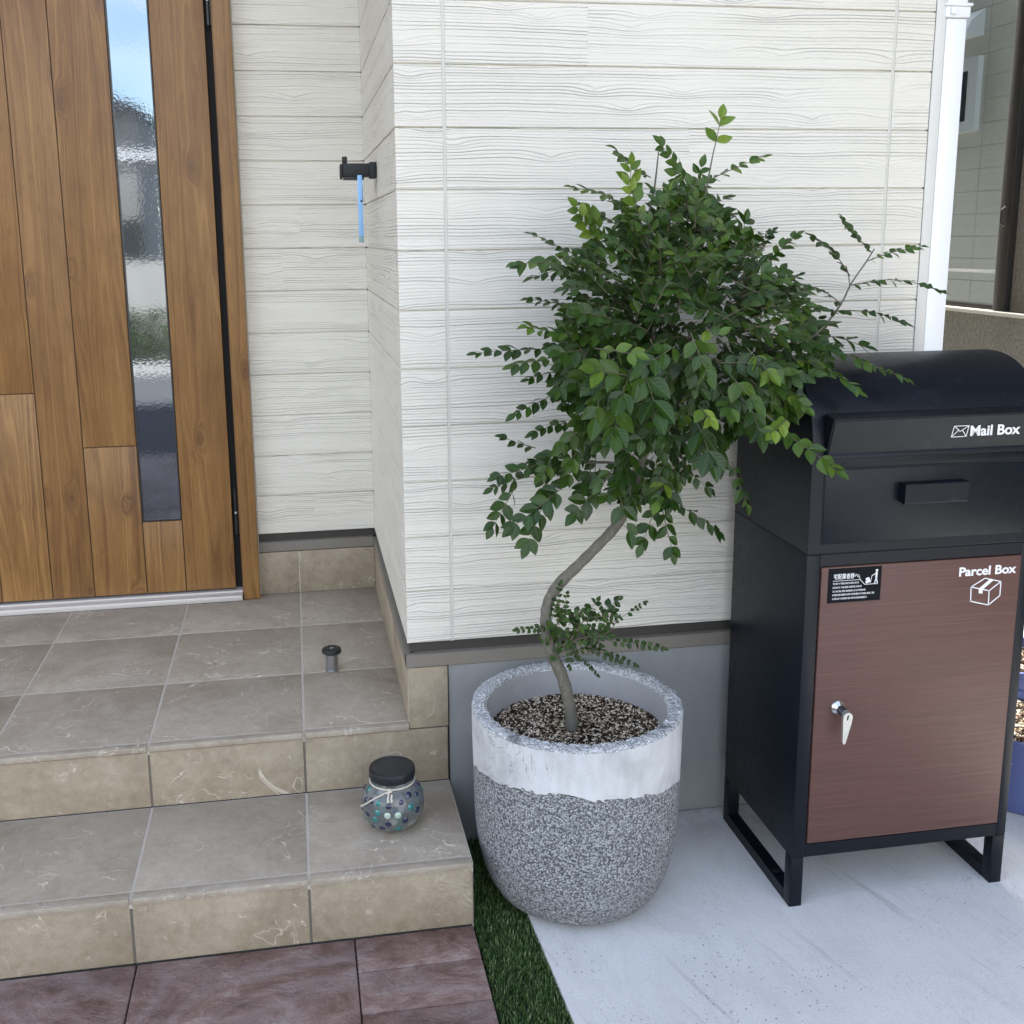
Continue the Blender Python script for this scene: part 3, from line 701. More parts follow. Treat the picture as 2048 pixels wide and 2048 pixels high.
def gem_obj(th, z, kind, r):
    q = MB(); vs, fs = add_gem(th, z, r); q.add(vs, fs, 0, .5, True)
    return q.build('gem', M_gem[kind], jar, (JX, JY, JZ))
for (a, z, kd) in fixed: gem_obj(R(a), z, kd, .0074 if kd != 'purple' else .006); placed.append((R(a), z))
tries = 0
while len(placed) < 46 and tries < 3000:
    tries += 1
    a = random.uniform(-PI, PI); z = random.uniform(.014, .086)
    if all(((math.atan2(math.sin(a - p[0]), math.cos(a - p[0])) * .058) ** 2 + (z - p[1]) ** 2) > .0158 ** 2 for p in placed):
        gem_obj(a, z, random.choice(['teal', 'navy', 'clear', 'purple', 'navy', 'teal']), random.uniform(.0052, .0072)); placed.append((a, z))

# ------------------------------------------------------------------ wall hook with blue strip
hk = thing('wall_bracket', 'black wall bracket with a short upright peg on the side wall by the porch', 'bracket', (0, .47, .97))
b = MB(); b.box(-.078, -.0018, .452, .486, .9585, .9885, 0, .5, .002); b.box(-.0165, -.0017, .447, .491, .9555, .9915, 0, .5, .002); b.build('arm', M_rubber, hk)
b = MB(); b.box(-.0775, -.0665, .456, .482, .9887, 1.0035, 0, .5, .0015); b.build('peg', M_rubber, hk)
b = MB(); b.box(-.0835, -.0782, .450, .488, .9535, .9870, 0, .5, .002); b.build('end_plate', M_rubber, hk)
b = MB(); b.box(-.076, -.030, .449, .489, .9520, .9583, 0, .5, .0012); b.build('underside_clip', M_blackmetal, hk)
bs = thing('blue_strip', 'light blue plastic strip hanging down from the black wall bracket', 'strip', (-.04, .462, .9))
b = MB(); b.box(-.0455, -.0345, .446, .4487, .825, .962, 0, .5, .001); b.box(-.0405, -.0345, .4430, .4459, .906, .945, 0, .5, .0008); b.build('strip_body', M_blue, bs)
b = MB(); b.box(-.0460, -.0342, .4455, .4492, .811, .8248, 0, .5, .001); b.build('strip_end', M_bluegrey, bs)
b = MB(); b.box(-.0400, -.0345, .4450, .4458, .9025, .9055); b.box(-.0348, -.0342, .4424, .4429, .906, .938); b.build('dark_slot', M_hole, bs)

# ------------------------------------------------------------------ planter
PX, PY, PR, PH = .2998, -.217, .2005, ZG + .0
pot = thing('planter', 'large round concrete planter with pale plastered top and pebbled lower half', 'planter', (PX, PY, ZG))
out = [(0, .000), (.122, .0012), (.142, .006), (.159, .019), (.1720, .042), (.1815, .068), (.1895, .101), (.1945, .138), (.1970, .178), (.1980, .220), (.1985, .262), (.1996, .310), (.2003, .362), (.2003, .378)]
random.seed(5)
seg = 160
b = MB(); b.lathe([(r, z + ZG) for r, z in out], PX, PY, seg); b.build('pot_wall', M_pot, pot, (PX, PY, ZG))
jt = {}
def jitter(i, k):
    if i in (0,): return (0, 0)
    key = (i, k)
    if key not in jt: jt[key] = (random.uniform(-.0022, .0022) if i < 6 else 0, random.uniform(-.0028, .0022) if 0 < i < 6 else 0)
    return jt[key]
b = MB(); b.lathe([(.2003, .378 + ZG), (.1995, .383 + ZG), (.194, .3855 + ZG), (.186, .3850 + ZG), (.179, .3855 + ZG), (.1735, .382 + ZG), (.1715, .374 + ZG)], PX, PY, 220, 0, jitter); b.build('rim', M_rim, pot, (PX, PY, ZG))
b = MB(); b.lathe([(.1715, .376 + ZG), (.1705, .35 + ZG), (.170, .30 + ZG)], PX, PY, 96); b.build('inner_wall', M_potin, pot, (PX, PY, ZG))
b = MB(); random.seed(9)
SZ = ZG + .324
prof_s = [(0, SZ + .006), (.03, SZ + .005), (.07, SZ + .002), (.11, SZ + .001), (.15, SZ), (.171, SZ - .001)]
b.lathe(prof_s, PX, PY, 80, 0, lambda i, k: (0, random.uniform(-.0015, .0015)))
b.build('soil', M_soil, pot, (PX, PY, ZG))
b = MB()
def crumb(b, c, s, mi):
    vs = [Vector((random.gauss(0, 1), random.gauss(0, 1), random.gauss(0, 1))).normalized() * s * random.uniform(.6, 1.2) for _ in range(6)]
    base = [Vector((1, 0, 0)), Vector((-1, 0, 0)), Vector((0, 1, 0)), Vector((0, -1, 0)), Vector((0, 0, 1)), Vector((0, 0, -1))]
    rot = Matrix.Rotation(random.random() * PI, 3, vs[0]); sx, sy, sz = random.uniform(.5, 1.5), random.uniform(.5, 1.3), random.uniform(.4, .9)
    pts = [c + rot @ Vector((p.x * sx, p.y * sy, p.z * sz)) * s for p in base]
    b.add(pts, [(0, 2, 4), (2, 1, 4), (1, 3, 4), (3, 0, 4), (2, 0, 5), (1, 2, 5), (3, 1, 5), (0, 3, 5)], mi)
for i in range(5200):
    r_ = math.sqrt(random.random()) * .168; a = random.random() * 2 * PI
    crumb(b, Vector((PX + r_ * math.cos(a), PY + r_ * math.sin(a), SZ + .0035 - r_ * .02)), random.uniform(.0014, .0034), random.choices([0, 1, 2], [.40, .38, .22])[0])
tag(b.build('soil_crumbs', M_crumb, pot), kind='stuff')

# ------------------------------------------------------------------ tree
tree = thing('potted_tree', 'small evergreen tree with glossy pinnate leaves and a crooked trunk in the concrete planter', 'tree', tuple(W(1144, 1462, PY)))
def smooth_path(pts, n=6):
    res = []
    for i in range(len(pts) - 1):
        p0 = pts[max(i - 1, 0)]; p1 = pts[i]; p2 = pts[i + 1]; p3 = pts[min(i + 2, len(pts) - 1)]
        for k in range(n):
            t = k / n; res.append(tuple(.5 * ((2 * b_) + (-a_ + c_) * t + (2 * a_ - 5 * b_ + 4 * c_ - d_) * t * t + (-a_ + 3 * b_ - 3 * c_ + d_) * t ** 3) for a_, b_, c_, d_ in zip(p0, p1, p2, p3)))
    res.append(pts[-1]); return res
tp = [(1144, 1490, -.217, 15), (1144, 1462, -.217, 14.5), (1140, 1415, -.217, 13), (1124, 1352, -.216, 13.2), (1105, 1312, -.215, 12.6), (1094, 1275, -.214, 12), (1092, 1232, -.214, 12), (1099, 1198, -.215, 11.6), (1120, 1166, -.218, 12), (1157, 1130, -.222, 11.2), (1195, 1092, -.226, 10.8), (1232, 1052, -.23, 10.8), (1258, 1008, -.23, 10), (1276, 950, -.225, 9), (1292, 880, -.22, 7.6), (1306, 800, -.215, 6), (1318, 700, -.21, 4.5), (1322, 600, -.21, 3), (1326, 480, -.21, 2)]
sp = smooth_path(tp)
b = MB(); b.tube([W(u, v, y) for u, v, y, r in sp], [r * .00089 * (1 + .05 * math.sin(i * 1.7)) for i, (u, v, y, r) in enumerate(sp)], 18)
b.build('trunk', M_bark, tree)

leaves = MB(); twigs = leaves
LE = [(0, 0), (.16, .30), (.38, .48), (.58, .46), (.78, .29), (.92, .12), (1, 0)]
def leaflet(p, d, nrm, L, wd, tone, droop=.12):
    """one ovate leaflet folded along its midrib"""
    d = d.normalized(); side = d.cross(nrm).normalized(); nrm = side.cross(d).normalized()
    vs = []; uv = []; fs = []
    fold = random.uniform(.04, .42)
    droop = droop * random.uniform(-.4, 2.4)
    mid = []
    for t, w in LE: 
        c = p + d * L * t - nrm * L * droop * t * t
        mid.append(len(vs)); vs.append(c); uv.append((.5, t))
        if 0 < t < 1:
            for sg in (-1, 1):
                vs.append(c + side * sg * w * wd * .92 + nrm * w * wd * fold); uv.append((.5 + sg * .5 * w, t))
    for i in range(len(LE) - 1):
        a, c = mid[i], mid[i + 1]
        if i == 0: fs += [(a, c + 1, c), (a, c, c + 2)]
        elif i == len(LE) - 2: fs += [(a, a + 1, c), (a, c, a + 2)]
        else: fs += [(a, a + 1, c + 1, c), (a, c, c + 2, a + 2)]
    leaves.add(vs, fs, 0, tone, True, uv)
def pinnate(p0, p1, nrm, LL, tone, sag=.15, pitch=.75, wid=.74, twr=.0009, terminal=True):
    """compound leaf from p0 to p1: rachis with opposite leaflets"""
    d = (p1 - p0); L = d.length; LL = LL * .90
    if L < 1e-4: return
    d.normalize(); side = d.cross(nrm).normalized(); up = side.cross(d).normalized()
    n = max(2, int(L / (LL * pitch)))
    bend = random.uniform(-.04, .12) * L
    def pt(t): return p0 + (p1 - p0) * t + up * bend * math.sin(PI * t)
    twigs.tube([pt(k / 5) for k in range(6)], [twr * (1.2 - .7 * k / 5) for k in range(6)], 5, 1, .5, False)
    for i in range(n):
        t = (i + .55) / n if n > 2 else (i + .6) / n
        ls = LL * (.66 + .55 * math.sin(PI * (t * .75 + .12))) * random.uniform(.78, 1.18)
        for sg in (-1, 1):
            if random.random() < .04: continue
            ang = R(random.uniform(46, 62) - 16 * t)
            dd = d * math.cos(ang) + side * sg * math.sin(ang) + up * random.uniform(-.22, .12)
            dd.z -= sag * random.uniform(.3, 1.2)
            nn = (nrm + Vector((random.gauss(0, .38), random.gauss(0, .38), random.gauss(0, .25)))).normalized()
            leaflet(pt(t + random.uniform(-.02, .02)), dd, nn, ls, ls * wid * .92, max(0, min(1, tone + random.gauss(0, .13))))
    if terminal: leaflet(pt(1), d + Vector((0, 0, -.1)), nrm, LL * 1.05, LL * wid * .9, max(0, min(1, tone + .05)))
def Z(X, Y): return 900 + .5176 * X, 200 + .5176 * Y          # crown survey grid
def spray(X0, Y0, X1, Y1, y0=-.217, dy=0, LL=.022, tone=.35, face=.45, up=1.0, **k):
    p0 = W(*Z(X0, Y0), y0); p1 = W(*Z(X1, Y1), y0 + dy)
    nrm = Vector((random.uniform(-.2, .2), -face, up)).normalized()
    d = (p1 - p0).normalized()
    if abs(nrm.dot(d)) > .75: nrm = (Vector((random.uniform(-.4, .4), -1, .25))).normalized()
    pinnate(p0, p1, nrm, LL, tone, **k)
random.seed(12)
S = [  # x0, y0, x1, y1, base depth, tip depth change, leaflet size, tone, facing
 (1018, 200, 1045, 75, -.21, .0, .030, .92, 1.2), (1000, 310, 1205, 222, -.22, -.03, .021, .62, .5), (930, 350, 815, 172, -.21, -.02, .024, .5, .5),
 (775, 300, 640, 192, -.22, -.02, .022, .5, .5), (690, 430, 700, 255, -.25, -.02, .026, .85, 1.2), (735, 470, 690, 330, -.27, -.02, .026, .88, 1.0),
 (690, 440, 480, 342, -.23, -.03, .023, .5, .4), (640, 480, 495, 398, -.20, .0, .021, .25, .4), (575, 560, 488, 412, -.26, -.04, .025, .82, .9), (600, 540, 540, 430, -.26, -.05, .024, .8, .9),
 (480, 595, 325, 520, -.20, .0, .021, .3, .3), (480, 600, 270, 632, -.25, -.03, .030, .5, .3), (510, 660, 325, 685, -.22, .0, .024, .25, .4),
 (470, 790, 308, 770, -.20, .02, .020, .2, .5), (560, 930, 305, 878, -.28, -.05, .024, .68, .6), (360, 962, 108, 978, -.22, -.02, .024, .12, .4),
 (430, 985, 248, 1025, -.25, -.02, .026, .5, .5), (440, 1050, 308, 1078, -.22, .0, .020, .2, .5), (420, 1130, 255, 1212, -.24, -.02, .025, .3, .6),
 (470, 1250, 325, 1290, -.2, .0, .021, .15, .6), (330, 1345, 208, 1305, -.2, -.0, .020, .15, .6), (360, 1400, 185, 1455, -.22, -.02, .024, .2, .8),
 (310, 1455, 168, 1500, -.22, .0, .024, .2, .8), (250, 1500, 165, 1650, -.24, -.02, .027, .2, 1.3), (395, 1480, 300, 1715, -.26, -.04, .031, .2, 1.4),
 (470, 1470, 245, 1650, -.27, -.04, .030, .15, 1.3), (570, 1500, 485, 1595, -.27, -.04, .034, .2, 1.5), (655, 1530, 690, 1665, -.29, -.04, .036, .25, 1.5),
 (800, 1560, 742, 1715, -.25, -.02, .030, .3, 1.4), (820, 1580, 860, 1745, -.26, -.02, .028, .3, 1.4), (870, 1560, 1032, 1670, -.23, .0, .028, .2, .8),
 (930, 1440, 1000, 1500, -.22, .0, .025, .2, .8), (1090, 1400, 1148, 1560, -.24, -.03, .024, .45, .8), (1240, 1265, 1490, 1430, -.36, -.10, .030, .55, .9),
 (1280, 1120, 1378, 1190, -.34, -.05, .022, .65, .8), (1330, 1000, 1575, 1125, -.32, -.07, .022, .6, .5), (1470, 960, 1760, 1078, -.31, -.07, .020, .45, .4),
 (1480, 815, 1768, 868, -.24, -.03, .020, .15, .25), (1550, 715, 1905, 742, -.23, -.04, .019, .25, .2), (1612, 622, 1820, 568, -.22, -.02, .017, .6, .5),
 (1630, 590, 1522, 460, -.22, -.01, .018, .35, .5), (1545, 680, 1402, 532, -.22, -.01, .021, .2, .5), (1510, 790, 1358, 725, -.23, -.01, .022, .15, .4), (1500, 825, 1385, 785, -.24, -.0, .021, .2, .5),
 (1200, 650, 1335, 525, -.22, -.02, .020, .55, .5), (1170, 600, 1245, 510, -.2, .0, .016, .3, .5), (1120, 540, 1235, 515, -.2, .0, .019, .3, .5), (1250, 740, 1348, 680, -.18, .0, .016, .1, .5),
 (900, 450, 1068, 378, -.2, .0, .021, .35, .6), (950, 520, 1095, 445, -.19, .0, .018, .3, .5), (900, 560, 1040, 440, -.22, -.0, .022, .35, .6), (1400, 910, 1600, 955, -.27, -.03, .028, .15, .5),
 (900, 420, 870, 270, -.22, -.02, .024, .5, .8), (930, 400, 970, 260, -.23, -.02, .024, .45, .8), (850, 480, 780, 350, -.22, -.02, .022, .4, .8), (830, 560, 700, 480, -.22, -.03, .022, .35, .6)]
for s_ in S: spray(*s_[:4], y0=s_[4], dy=s_[5], LL=s_[6], tone=s_[7], face=s_[8])
# large front leaves
for (x, y, x2, y2, LL, t) in [(600, 1010, 560, 1230, .042, .38), (700, 1040, 660, 1150, .046, .25), (740, 1020, 800, 1200, .046, .3), (640, 1160, 640, 1290, .042, .42), (730, 1080, 560, 1040, .036, .6), (950, 1240, 1010, 1390, .042, .15), (1150, 960, 1240, 1060, .030, .82), (1080, 1060, 1180, 1170, .032, .5), (930, 900, 1000, 1060, .030, .45), (560, 960, 720, 985, .024, .78), (1160, 1180, 1200, 1290, .036, .15), (960, 1180, 1010, 1240, .026, .95), (1300, 1230, 1240, 1290, .024, .85)]:
    spray(x, y, x2, y2, y0=-.40, dy=-.05, LL=LL, tone=t, face=1.6, up=.8, sag=.5, pitch=.95)
POLY = [(560, 540), (700, 430), (850, 330), (1000, 350), (1060, 440), (1200, 560), (1300, 680), (1380, 800), (1450, 930), (1430, 1070), (1390, 1210), (1200, 1250), (1090, 1290), (1070, 1400), (960, 1440), (880, 1540), (760, 1600), (640, 1540), (500, 1520), (350, 1480), (330, 1390), (500, 1270), (450, 1150), (430, 1000), (410, 900), (470, 800), (450, 690), (500, 610)]
def inside(x, y):
    r_ = False; n = len(POLY)
    for i in range(n):
        (x1, y1), (x2, y2) = POLY[i], POLY[(i + 1) % n]
        if (y1 > y) != (y2 > y) and x < (x2 - x1) * (y - y1) / (y2 - y1) + x1: r_ = not r_
    return r_
random.seed(33)
CXc, CYc = 900, 900
k = 0
while k < 860:
    x = random.uniform(330, 1480); y = random.uniform(320, 1620)
    if not inside(x, y): continue
    if y > 1230 and random.random() < .66: continue
    if y < 640 and random.random() < .35: continue
    if x < 1100 and 700 < y < 1200 and random.random() < .25: continue
    k += 1
    dx, dy_ = x - CXc, (y - CYc) * .8
    rr = math.hypot(dx, dy_) / 560
    ang = math.atan2(dy_ + random.gauss(0, 130) + (90 if y > 900 else -60), dx + random.gauss(0, 190))
    ln = random.uniform(95, 190); x1 = x + math.cos(ang) * ln; y1 = y + math.sin(ang) * ln * .8
    if not inside(x1, y1):
        x1 = x + math.cos(ang) * ln * .45; y1 = y + math.sin(ang) * ln * .4
        if not inside(x1, y1) and random.random() < .75: continue
    depth = max(.03, math.sqrt(max(.0, 1 - min(1, rr) ** 2))) * .17
    f = random.uniform(-1, 1)
    y0 = -.235 + f * depth
    frontness = (1 - f) / 2
    big = y > 850 and frontness > .6
    LL = random.uniform(.019, .026) * (1.25 if big else 1)
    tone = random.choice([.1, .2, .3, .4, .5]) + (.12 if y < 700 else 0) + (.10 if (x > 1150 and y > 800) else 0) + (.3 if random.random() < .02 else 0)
    p0 = W(*Z(x, y), min(-.04, y0)); p1 = W(*Z(x1, y1), min(-.035, y0 + random.uniform(-.05, .02)))
    fc = random.uniform(.2, 1.0) + (.7 if y > 950 else 0)
    nrm = Vector((random.gauss(0, .3), -fc, random.uniform(.6, 1))).normalized()
    pinnate(p0, p1, nrm, LL, tone, sag=.15 + (.3 if y > 950 else 0))
# branches
def branch(pts, r0, r1, mat_b):
    q = smooth_path(pts, 4); n = len(q)
    mat_b.tube([W(*Z(a, b_), y) for a, b_, y in q], [(r0 + (r1 - r0) * i / (n - 1)) for i in range(n)], 8)
br = MB()
for pts, r0, r1 in [
    ([(1350, 960, -.26), (1440, 880, -.24), (1510, 790, -.23), (1550, 710, -.23), (1605, 630, -.22), (1640, 575, -.22)], .0022, .0011),
    ([(1545, 720, -.23), (1540, 680, -.22), (1530, 640, -.22)], .0012, .0009), ([(740, 1400, -.225), (900, 1150, -.25), (1150, 1020, -.27), (1350, 960, -.26)], .005, .0022),
    ([(760, 1320, -.22), (640, 1120, -.24), (500, 960, -.24), (380, 965, -.23)], .0045, .0015), ([(770, 1150, -.215), (680, 900, -.22), (600, 700, -.22), (500, 610, -.22)], .004, .0013),
    ([(780, 1080, -.21), (790, 800, -.21), (765, 500, -.215), (790, 340, -.215), (806, 200, -.215)], .0045, .0010),
    ([(790, 1000, -.21), (900, 750, -.21), (965, 500, -.21), (995, 320, -.21), (1020, 190, -.21)], .004, .0010), ([(790, 1100, -.2), (980, 860, -.18), (1130, 680, -.19), (1230, 540, -.2)], .004, .0011),
    ([(740, 1420, -.22), (600, 1400, -.22), (450, 1410, -.22), (340, 1440, -.23)], .003, .0012), ([(720, 1480, -.225), (820, 1530, -.24), (850, 1600, -.25)], .0022, .0012),
    ([(760, 1300, -.22), (900, 1340, -.22), (990, 1400, -.22)], .0026, .0012), ([(690, 520, -.24), (690, 400, -.245)], .0013, .0009), ([(1120, 620, -.2), (1070, 500, -.2), (1090, 440, -.2)], .0014, .0008),
    ([(900, 700, -.20), (820, 500, -.2), (700, 420, -.22)], .002, .0011), ([(1000, 1080, -.3), (1200, 1200, -.36), (1300, 1290, -.38)], .0025, .0012)]: branch(pts, r0, r1, br)
br.build('branch', M_bark, tree)
# shoots low on the trunk
def Y4(X, Y): return 850 + .4141 * X, 1100 + .4141 * Y
def spray4(X0, Y0, X1, Y1, LL=.011, tone=.3, y0=-.225, dy=-.02, face=1.0):
    p0 = W(*Y4(X0, Y0), y0); p1 = W(*Y4(X1, Y1), y0 + dy)
    pinnate(p0, p1, Vector((random.uniform(-.3, .3), -face, .7)).normalized(), LL, tone, .45, 1.05, .92, .0007)
random.seed(4)
for a in [(615, 330, 655, 165), (650, 330, 685, 215, .011, .3), (590, 375, 445, 385, .011, .3), (690, 330, 770, 275, .013, .2), (770, 330, 830, 245, .013, .15), (800, 330, 930, 240, .014, .15), (870, 370, 1060, 255, .009, .2), (900, 440, 1150, 475, .012, .25), (820, 470, 1015, 555, .011, .1),
          (760, 450, 930, 535, .012, .1), (700, 490, 835, 605, .007, .1), (600, 450, 560, 430, .012, .45), (650, 460, 620, 520, .011, .3), (690, 450, 700, 560, .011, .15), (660, 400, 760, 375, .015, .55), (640, 420, 600, 360, .014, .5), (700, 380, 850, 370, .012, .25), (740, 420, 850, 460, .009, .1), (640, 360, 690, 300, .012, .35), (700, 420, 740, 520, .009, .12), (620, 480, 690, 450, .013, .35), (720, 350, 800, 400, .012, .2)]:
    spray4(*a)
for _ in range(22):
    x_, y_ = random.uniform(600, 860), random.uniform(310, 500); a_ = random.uniform(-2.8, .6); l_ = random.uniform(60, 120)
    spray4(x_, y_, x_ + l_ * math.cos(a_), y_ + l_ * .7 * math.sin(a_), random.uniform(.009, .014), random.choice([.15, .25, .35, .5]), random.uniform(-.25, -.20), random.uniform(-.03, .02), random.uniform(.5, 1.5))
def Bz(pts, r0, r1):
    q = smooth_path(pts, 4); n = len(q); twigs.tube([W(*Y4(a, b_), y) for a, b_, y in q], [r0 + (r1 - r0) * i / (n - 1) for i in range(n)], 6, 1)
for pts in ([(610, 480, -.222), (740, 430, -.235), (880, 400, -.235), (930, 330, -.235)], [(610, 500, -.222), (740, 480, -.235), (860, 500, -.24)], [(590, 460, -.222), (640, 350, -.235), (640, 250, -.235)], [(600, 470, -.222), (590, 390, -.235)], [(700, 440, -.235), (760, 350, -.235), (800, 330, -.235)]): Bz(pts, .0016, .0008)
leaves.build('foliage', [M_leaf, M_twig], tree)

# ------------------------------------------------------------------ mail and parcel box
X0, X1, Y0, Y1 = .6798, 1.1238, -.3671, -.0464
mb = thing('mail_and_parcel_box', 'tall black mail box with curved top above a red brown parcel door, on sled legs', 'mailbox', ((X0 + X1) / 2, (Y0 + Y1) / 2, ZG))
zs, zb = .2598, -.3341; za, ra = .440, .1600; yc = (Y0 + Y1) / 2
arc = [(yc - ra * math.copysign(abs(math.cos(t)) ** .88, math.cos(t)), za + (ra - .003) * math.sin(t) ** .88) for t in [PI * k / 36 for k in range(37)]]
side_poly = [(Y0, zs + .001)] + arc + [(Y1, zs + .001)]
b = MB(); b.prism([(y + (.0012 if y > yc else -.0) * 0, z) for y, z in side_poly], 'x', X0 + .0008, X1 - .0008, 0, .5)
upper = b.build('mail_compartment', M_box, mb, bevel=.0012)
for p_ in upper.data.polygons:
    n_ = p_.normal
    if abs(n_.x) < .1 and abs(n_.y) < .999 and p_.center.z > za + zs * 0 - 1: p_.use_smooth = abs(n_.x) < .1 and p_.area < .02
# curved lid edge trim on both ends
for sx in (X0 - .0006, X1 + .0006):
    pass
b = MB()
w_ = .0265
b.box(X0, X0 + w_, Y0, Y1, zb, zs - .0012, 0, .5, .0012); b.box(X1 - w_ + .006, X1, Y0, Y1, zb, zs - .0012, 0, .5, .0012)
b.box(X0 + w_, X1 - w_ + .006, Y0 + .0005, Y0 + .03, zb, dzb := -.3085, 0, .5); b.box(X0 + w_, X1 - w_ + .006, Y0 + .0005, Y0 + .03, .2375, zs - .0012, 0, .5)
b.box(X0 + w_, X1 - w_ + .006, Y0 + .03, Y1 - .001, zb + .001, zb + .004); b.box(X0 + w_, X1 - w_ + .006, Y0 + .03, Y1, zs - .006, zs - .0014); b.box(X0 + w_, X1 - w_ + .006, Y1 - .004, Y1 - .001, zb + .004, zs - .006)
b.build('parcel_cabinet', M_box, mb)
b = MB(); b.box(X0 + .0001, X1 - .0001, Y0 + .0022, Y1, zs - .0011, zs + .0009); b.box(X0 + w_ + .0002, X1 - w_ + .0058, Y0 + .006, Y0 + .0295, -.3084, .2374); b.build('shadow_gap', M_boxseam, mb)
dx0, dx1, dzl, dzh = .7090, 1.1032, -.3058, .2349
b = MB(); b.box(dx0, dx1, Y0 - .0015, Y0 + .012, dzl, dzh, 0, .5, .001); pd = b.build('parcel_door', M_parcel, mb)
# drawer front of the mail compartment
b = MB(); b.box(.7062, 1.1005, Y0 - .0015, Y0 - .0001, .2790, .4125, 0, .5, .0005); dr = b.build('drawer_front', M_box, mb)
b = MB(); b.box(.7042, 1.1025, Y0 - .0006, Y0 + .0, .2772, .4150); b.build('drawer_gap', M_boxseam, mb)
b = MB(); b.prism([(Y0 - .0016, .3860), (Y0 - .022, .3875), (Y0 - .024, .3850), (Y0 - .024, .3505), (Y0 - .021, .3490), (Y0 - .0016, .3520)], 'x', .8470, .9690); b.build('handle', M_box, dr, bevel=.0015)
b = MB(); b.box(X0 + .026, X1 - .024, Y0 - .0022, Y0 - .0001, .4175, .4330, 0, .5, .0006); b.build('rail', M_box, mb)
# hood over the letter slot: side cheek, top ledge, sloping flap
hx0, hx1 = .7022, 1.1010; yh = Y0 - .0290
b = MB()
b.prism([(Y0 + .004, .5135), (yh, .5085), (yh, .5050), (Y0 + .004, .5070)], 'x', hx0, hx1)
b.prism([(Y0 + .001, .5069), (yh + .002, .5049), (Y0 - .006, .4440), (Y0 + .001, .4400)], 'x', hx0 + .0003, hx0 + .003); b.prism([(Y0 + .001, .5069), (yh + .002, .5049), (Y0 - .006, .4440), (Y0 + .001, .4400)], 'x', hx1 - .003, hx1 - .0003)
hood = b.build('slot_hood', M_box, mb, bevel=.0006)
b = MB(); b.prism([(yh + .0026, .5048), (yh + .0006, .5048), (Y0 - .0085, .4440), (Y0 - .0110, .4395), (Y0 - .0110, .4345), (Y0 - .002, .4345), (Y0 - .002, .4440)], 'x', hx0 + .0031, hx1 - .0031); flap = b.build('slot_flap', M_box, mb, bevel=.0006)
# rivets
def rivet(x, z):
    y = yc - ra * math.cos(math.asin(((z - za) / (ra - .003)) ** (1 / .88))) ** .88
    b = MB(); b.lathe([(0, .0013), (.0014, .0012), (.0024, .0006), (.0027, 0)], 0, 0, 14)
    nrm = Vector((0, (y - yc), (z - za))).normalized(); rot = Vector((0, 0, 1)).rotation_difference(nrm)
    b.v = [tuple(rot @ Vector(q) + Vector((x, y, z))) for q in b.v]; return b.build('rivet', M_box, upper)
for x in (.727, .824, .918, 1.015, 1.09): rivet(x, .5205)
for x in (.742, 1.078):
    b = MB(); b.tube([(x, Y0 - .0003, .4255), (x, Y0 - .0035, .4255)], .0022, 12); b.build('screw', M_box, mb)
# legs: sled frames
def leg(x0, x1, hole):
    zt = zb - .0006; zf = ZG
    b = MB()
    b.box(x0, x1, Y0, Y0 + .0255, zf, zt, 0, .5, .001); b.box(x0, x1, Y1 - .0255, Y1, zf, zt, 0, .5, .001); b.box(x0, x1, Y0 + .0255, Y1 - .0255, zf, zf + .0225, 0)
    o = b.build('sled_leg', M_box, mb)
    c = MB(); c.lathe([(0, zf + .0229), (.0075, zf + .0229), (.0075, zf + .0226)], (x0 + x1) / 2, Y0 + .085, 20); c.build('bolt_hole', M_hole, o)
leg(X0 - .0005, X0 + .0245, 0); leg(X1 - .0255, X1 - .0005, 1)
# lock: round escutcheon, hub and drop lever
LX, LZ = .7545, -.034
b = MB(); b.lathe([(.0155, 0), (.0158, .002), (.0135, .0075), (.0085, .0105), (.0080, .0115)], 0, 0, 40); b.v = [(LX + x, Y0 - .0015 - z, LZ + y) for x, y, z in b.v]; lk = b.build('lock_rosette', M_chrome, pd)
b = MB(); b.lathe([(.0082, .0100), (.0080, .024), (0, .0245)], 0, 0, 28); b.v = [(LX + x + (z - .01) * .2, Y0 - .0015 - z, LZ + y - (z - .01) * .25) for x, y, z in b.v]; b.build('lock_hub', simple('dark_steel', (.12, .13, .14), .35, .9), lk)
lx, lz = LX + .0055, LZ - .0085
outl = []
for a in range(0, 181, 15): outl.append((lx + .0092 * math.cos(R(a)), lz + .0092 * math.sin(R(a))))
outl += [(lx - .0090, lz - .020), (lx - .0078, lz - .048), (lx - .0060, lz - .0515), (lx - .0035, lz - .0520), (lx - .0018, lz - .049), (lx + .0075, lz - .012)]
b = MB(); b.prism(outl, 'y', Y0 - .0305, Y0 - .0245); lv = b.build('lever', M_castmetal, pd, bevel=.0012)
b = MB(); b.prism([(lx - .0008, lz + .0045), (lx + .0016, lz + .0045), (lx + .0012, lz + .0008), (lx - .0002, lz - .0050), (lx - .0022, lz - .0050), (lx - .0020, lz - .0005)], 'y', Y0 - .0309, Y0 - .0306); b.build('keyhole', M_hole, lv)
